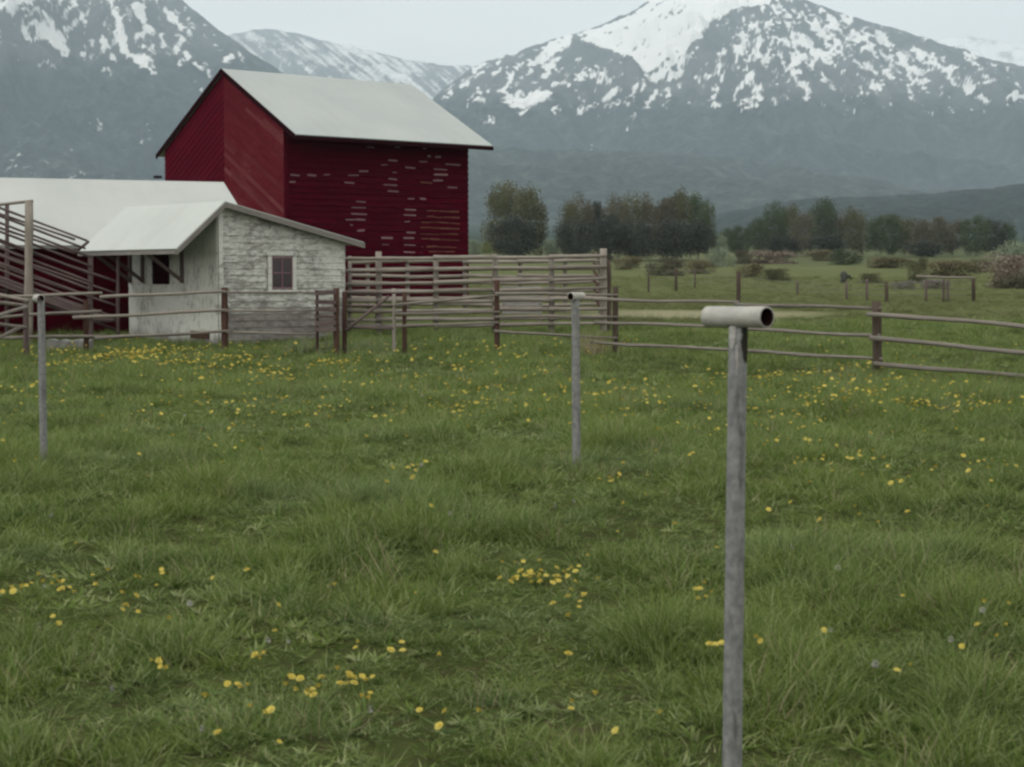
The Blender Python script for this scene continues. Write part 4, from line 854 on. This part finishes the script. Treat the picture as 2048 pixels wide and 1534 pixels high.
def scatter(name, sources, pts, scl, rotz, tilt, idx, label, cat):
    src = bpy.data.collections.new(name + '_source')
    for k, me in enumerate(sources): src.objects.link(bpy.data.objects.new('%s_tuft_%s' % (name, 'abcdefgh'[k]), me))
    me = bpy.data.meshes.new(name); n = len(pts); me.vertices.add(n); me.vertices.foreach_set('co', np.asarray(pts, np.float32).ravel())
    for nm, t, dd in (('scl', 'FLOAT_VECTOR', scl), ('rot', 'FLOAT_VECTOR', np.stack([tilt[:, 0], tilt[:, 1], rotz], -1)), ('idx', 'INT', idx)):
        a = me.attributes.new(nm, t, 'POINT'); a.data.foreach_set('value' if t == 'INT' else 'vector', np.asarray(dd, np.int32 if t == 'INT' else np.float32).ravel())
    o = bpy.data.objects.new(name, me); COL.objects.link(o)
    ng = bpy.data.node_groups.new(name + '_nodes', 'GeometryNodeTree')
    ng.interface.new_socket('Geometry', in_out='INPUT', socket_type='NodeSocketGeometry'); ng.interface.new_socket('Geometry', in_out='OUTPUT', socket_type='NodeSocketGeometry')
    N = ng.nodes; gi = N.new('NodeGroupInput'); go = N.new('NodeGroupOutput'); ip = N.new('GeometryNodeInstanceOnPoints'); ci = N.new('GeometryNodeCollectionInfo')
    ci.inputs['Collection'].default_value = src; ci.inputs['Separate Children'].default_value = True; ci.inputs['Reset Children'].default_value = True
    def na(nm, ty):
        x = N.new('GeometryNodeInputNamedAttribute'); x.data_type = ty; x.inputs['Name'].default_value = nm; return x.outputs['Attribute']
    L = ng.links; L.new(gi.outputs[0], ip.inputs['Points']); L.new(ci.outputs[0], ip.inputs['Instance']); ip.inputs['Pick Instance'].default_value = True
    L.new(na('idx', 'INT'), ip.inputs['Instance Index']); L.new(na('rot', 'FLOAT_VECTOR'), ip.inputs['Rotation']); L.new(na('scl', 'FLOAT_VECTOR'), ip.inputs['Scale']); L.new(ip.outputs[0], go.inputs[0])
    md = o.modifiers.new('scatter', 'NODES'); md.node_group = ng
    return tag(o, label, cat, kind='stuff')
def field(y0, y1, dens, margin=1.25, extra=1.5):
    """random points inside the widened field of view between two depths"""
    hw = lambda y: (1024 / F) * y * margin + extra
    area = (y1 - y0) * (hw(y0) + hw(y1)); n = int(area * dens); y = rng.uniform(y0, y1, int(n * 1.6)); x = rng.uniform(-1, 1, len(y)) * hw(y1); k = np.abs(x) < hw(y)
    return x[k], y[k]
def tallness(x, y):
    a = fbm(x / 1.0, y / 1.0, 71, 3); b = fbm(x / .34, y / .34, 73, 2); c = fbm(x / 3.5, y / 3.5, 75, 2)
    return np.clip(.26 + 2.4 * (a - .37) + 1.5 * (b - .5) + .6 * (c - .5), .14, 1.5)
def tuft_set(mat): return [blade_tuft('tuft', 1, 60, .09, .05, .15, .0042, mat, .7, .7), blade_tuft('tuft', 2, 54, .105, .05, .17, .0048, mat, .9, 1.0), blade_tuft('tuft', 3, 66, .08, .04, .11, .0042, mat, .6, .6),
         blade_tuft('tuft', 4, 40, .065, .10, .23, .0048, mat, .55, .9), blade_tuft('tuft', 5, 40, .12, .03, .08, .0070, mat, 1.3, .8)]
tufts = tuft_set(M_grass)
tufts += [blade_tuft('tuft', 6, 16, .03, .05, .11, .026, M_grass, 1.5, .5), blade_tuft('tuft', 7, 9, .06, .16, .30, .0042, M_dry, .35, .5)]
X_, Y_, S_ = [], [], []
for y0, y1, dn, s in ((3.2, 9, 165, .92), (9, 16, 105, 1.05), (16, 26, 62, 1.2), (26, 44, 30, 1.45), (44, 70, 10, 1.7), (70, 115, 3.2, 2.2)):
    x, y = field(y0, y1, dn); X_.append(x); Y_.append(y); S_.append(np.full(len(x), s))
X_ = np.concatenate(X_); Y_ = np.concatenate(Y_); S_ = np.concatenate(S_)
strip = ((X_ - 5.5) / 4.6) ** 2 + ((Y_ - 49.6) / 2.6) ** 2 < 1; keep = ~strip
X_, Y_, S_ = X_[keep], Y_[keep], S_[keep]; n = len(X_); T = tallness(X_, Y_)
hole = (fbm(X_ / .26, Y_ / .26, 91, 2) < .30) & (rng.random(n) < .9) & (Y_ < 34)
X_, Y_, S_, T = X_[~hole], Y_[~hole], S_[~hole], T[~hole]; n = len(X_)
far_k = np.clip((Y_ - 44) / 20, 0, 1); T = T * (1 - .55 * far_k) * np.clip(1.25 - Y_ / 80, .7, 1)
idx = rng.integers(0, 5, n); idx = np.where((T > 1.0) & (rng.random(n) < .5), 3, idx); idx = np.where((T < .5) & (rng.random(n) < .5), 4, idx); rb_ = rng.random(n); cl_ = fbm(X_ / .8, Y_ / .8, 88, 2); idx = np.where((rb_ < .28) & (cl_ > .58), 5, idx); idx = np.where((rb_ > .975) & (T > .45), 6, idx)
scl = np.stack([S_ * (.8 + .3 * T), S_ * (.8 + .3 * T), T * np.minimum(S_, 1.25) * rng.uniform(.8, 1.2, n)], -1)
print('tufts', n)
rz_ = rng.uniform(0, 6.283, n); ti_ = rng.normal(0, .28, (n, 2)); PT = np.stack([X_, Y_, ground(X_, Y_)], -1); fa_ = Y_ > 43 + 5 * fbm(X_ / 4, Y_ / 4, 93, 2); ne_ = ~fa_
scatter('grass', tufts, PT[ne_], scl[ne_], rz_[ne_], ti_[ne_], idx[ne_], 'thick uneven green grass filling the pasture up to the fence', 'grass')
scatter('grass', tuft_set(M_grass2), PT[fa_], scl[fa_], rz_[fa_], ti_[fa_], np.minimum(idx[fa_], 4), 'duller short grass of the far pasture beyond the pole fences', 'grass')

# taller weeds along the fence foot
def weeds(label, cen, n, mat, h0, h1, wid, spreadpx, name='weeds', nb=14, sp=.35):
    tf = [blade_tuft(name, 400 + k, nb, .06, h0, h1, wid, mat, sp, .35) for k in range(2)]; pts = []
    for _ in range(n):
        px = random.gauss(cen[0], spreadpx[0]); py = random.gauss(cen[1], spreadpx[1]); pts.append(hit(px, py))
    pts = np.array(pts); scatter(name, tf, pts, np.ones((n, 3)) * rng.uniform(.7, 1.2, (n, 1)), rng.uniform(0, 6.28, n), rng.normal(0, .1, (n, 2)), rng.integers(0, 2, n), label, 'weeds')
weeds('grey green weeds growing tall between the shed and the fence posts', (680, 704), 70, M_weed, .2, .38, .012, (60, 5))
weeds('tuft of dry straw coloured stalks at the foot of the fence beside the small pipe post', (1185, 712), 26, M_dry, .35, .7, .010, (16, 4), nb=9)
weeds('low weeds along the foot of the pole fence by the thick dark post', (1740, 752), 30, M_dry, .06, .16, .010, (60, 4))
weeds('rank grass along the foot of the white shed and chute', (300, 694), 60, M_stem, .12, .26, .012, (150, 3))

# ---------------------------------------------------------------- dandelions
def head_mesh(seed, mat, clock=False):
    r = random.Random(seed); mb = MB()
    if clock:
        for i in range(70):
            a = r.uniform(0, 6.28); z = r.uniform(-1, 1); q = np.array([math.sqrt(1 - z * z) * math.cos(a), math.sqrt(1 - z * z) * math.sin(a), z]) * .019
            u = np.cross(q, [.3, .5, .8]); u /= np.linalg.norm(u); mb.add([q * .15, q + u * .0032, q - u * .0032], [(0, 1, 2)], 0, [(0, 0, r.random())] * 3)
    else:
        for ring, (rr0, zz, npet) in enumerate(((.021, .002, 20), (.016, .007, 16), (.010, .011, 10))):
            for i in range(npet):
                a = 6.283 * i / npet + ring * .17 + r.uniform(-.08, .08); w = .0032; L = rr0 * r.uniform(.88, 1.1); c, s = math.cos(a), math.sin(a)
                mb.add([(c * .003, s * .003, zz * .4), (c * L * .8 - s * w, s * L * .8 + c * w, zz), (c * L, s * L, zz * .8), (c * L * .8 + s * w, s * L * .8 - c * w, zz)], [(0, 1, 2, 3)], 0, [(0, 0, r.random())] * 4)
        mb.tube([(0, 0, -.008), (0, 0, .006)], [.004, .009], 7)
    o = mb.build('flower_head', mat); me = o.data; bpy.data.objects.remove(o); return me
heads = [head_mesh(k, M_petal) for k in range(3)]; clockm = head_mesh(9, M_clock, True)
mb = MB(); mb.tube([(0, 0, -.02), (.004, .002, .5), (0, 0, 1.0)], [.003, .0026, .0024], 5); _o = mb.build('stem', M_stem); stemm = _o.data; bpy.data.objects.remove(_o)
CL = [(960, 800, 110, 30, 60), (600, 770, 230, 40, 70), (1780, 810, 160, 26, 60), (1500, 780, 160, 25, 40), (270, 722, 100, 13, 230), (560, 745, 160, 20, 60), (1700, 790, 200, 30, 70), (300, 725, 90, 12, 110), (120, 740, 60, 18, 30), (480, 735, 40, 16, 45), (520, 765, 30, 12, 18), (665, 742, 24, 5, 30), (930, 730, 90, 22, 50), (760, 700, 120, 10, 26), (960, 822, 60, 10, 46), (930, 770, 30, 25, 14), (1180, 700, 90, 12, 26), (1110, 735, 40, 20, 26),
      (560, 830, 100, 22, 34), (400, 860, 120, 40, 24), (230, 815, 60, 12, 10), (40, 810, 30, 12, 14), (60, 900, 60, 40, 8), (1310, 815, 90, 8, 34), (1220, 800, 40, 14, 12), (1560, 765, 120, 8, 36), (1700, 750, 90, 6, 40), (1690, 800, 60, 14, 26), (1640, 830, 50, 12, 24),
      (1880, 822, 110, 9, 70), (1560, 885, 70, 22, 22), (1420, 880, 60, 30, 14), (1760, 940, 110, 25, 26), (1660, 925, 30, 10, 8), (2010, 938, 30, 6, 6), (1222, 972, 12, 10, 7), (1150, 830, 60, 30, 12), (840, 960, 30, 6, 7), (1100, 1168, 50, 14, 30), (1040, 1160, 20, 12, 12), (1160, 1210, 20, 8, 5),
      (150, 1185, 90, 14, 20), (20, 1185, 20, 12, 6), (300, 1230, 120, 30, 12), (320, 1365, 18, 8, 5), (470, 1392, 26, 12, 4), (520, 1335, 12, 8, 4), (640, 1400, 50, 14, 18), (720, 1385, 18, 16, 8), (480, 1470, 60, 30, 6), (780, 1320, 50, 20, 6), (1410, 1200, 14, 10, 5), (1420, 1350, 12, 6, 3), (1515, 1355, 6, 6, 2), (870, 1460, 60, 20, 4),
      (1400, 1100, 300, 200, 14), (1850, 1150, 140, 150, 10), (500, 1080, 300, 150, 12), (1950, 1270, 70, 60, 5), (1224, 1450, 60, 40, 4), (1000, 760, 500, 60, 70), (1700, 700, 180, 14, 20), (600, 800, 400, 60, 50), (1500, 950, 300, 90, 26)]
pos = []
for cx_, cy_, sx_, sy_, nn in CL:
    for _ in range(nn):
        px, py = random.gauss(cx_, sx_), random.gauss(cy_, sy_)
        if py < 688 or py > 1560 or px < -200 or px > 2250: continue
        p = hit(px, py + 8); pos.append((p[1], p[0], p[2]))

pos.sort(); print('dandelions', len(pos))
def tl(x, y): return float(tallness(np.array([x]), np.array([y]))[0])
def flower(x, y, z, white):
    h = .055 + .10 * tl(x, y) * random.uniform(.75, 1.15); sc = random.uniform(.6, 1.05) * (1.0 if y < 12 else 1.1)
    t = thing('dandelion', 'small white dandelion seed head on a stem in the grass' if white else 'yellow dandelion flower on a short stem in the grass', 'flower', (x, y, z), 'white dandelion seed heads in the pasture' if white else 'yellow dandelions in the pasture')
    for nm, me, loc, s, rot in (('stem', stemm, (0, 0, 0), (1, 1, h), 0), ('flower_head', clockm if white else random.choice(heads), (0, 0, h), (sc, sc, sc), 1)):
        o = bpy.data.objects.new(nm, me); COL.objects.link(o); o.parent = t; o.location = loc; o.scale = s
        if rot: o.rotation_euler = (random.gauss(.5, .25), random.gauss(0, .25), random.uniform(0, 6))
for d_, x, y in pos[:280]: flower(x, d_, y, False)
rest = pos[280:]
if rest:
    pr = np.array([(x, d_, z + .10 + .14 * tl(x, d_) * random.uniform(.8, 1.25)) for d_, x, z in rest]); nr = len(pr)
    scatter('dandelions', heads, pr, np.ones((nr, 3)) * (rng.uniform(.7, 1.35, nr) * np.where(pr[:, 1] > 23, 1.3, 1.0))[:, None], rng.uniform(0, 6.28, nr), rng.normal(.0, .3, (nr, 2)) + [.3, 0], rng.integers(0, 3, nr), 'yellow dandelions flowering in drifts towards the fence and shed', 'flowers')
WH = [(88, 1204), (78, 1276), (577, 1303), (535, 1304), (225, 1400), (404, 1502), (742, 1456), (1675, 1180), (1583, 1140), (1964, 1272), (1901, 1320), (808, 800), (845, 806), (370, 840), (404, 862), (431, 772), (822, 805), (900, 1065), (103, 1058), (380, 1228), (1750, 1372), (1147, 1027), (1110, 1025), (843, 962), (1660, 1300), (1280, 870)]
for px, py in WH:
    p = hit(px, py + 8); flower(float(p[0]), float(p[1]), float(p[2]), True)

# ---------------------------------------------------------------- air
mb = MB(); X0, X1, Y0, Y1, Z0, Z1 = -12000, 12000, -120, 15000, -3, 2600
mb.add([(x, y, z) for z in (Z0, Z1) for x, y in ((X0, Y0), (X1, Y0), (X1, Y1), (X0, Y1))], [(3, 2, 1, 0), (4, 5, 6, 7), (0, 1, 5, 4), (1, 2, 6, 5), (2, 3, 7, 6), (3, 0, 4, 7)])
hm = bpy.data.materials.new('haze'); hm.use_nodes = True; t_ = hm.node_tree; t_.nodes.clear(); ho = t_.nodes.new('ShaderNodeOutputMaterial'); pv = t_.nodes.new('ShaderNodeVolumePrincipled')
pv.inputs['Color'].default_value = (.67, .85, 1.0, 1); pv.inputs['Density'].default_value = 9.8e-5; pv.inputs['Anisotropy'].default_value = 0.0; t_.links.new(pv.outputs[0], ho.inputs['Volume'])
tag(mb.build('haze', hm), 'thin bluish haze in the air over the valley', 'haze', kind='stuff')
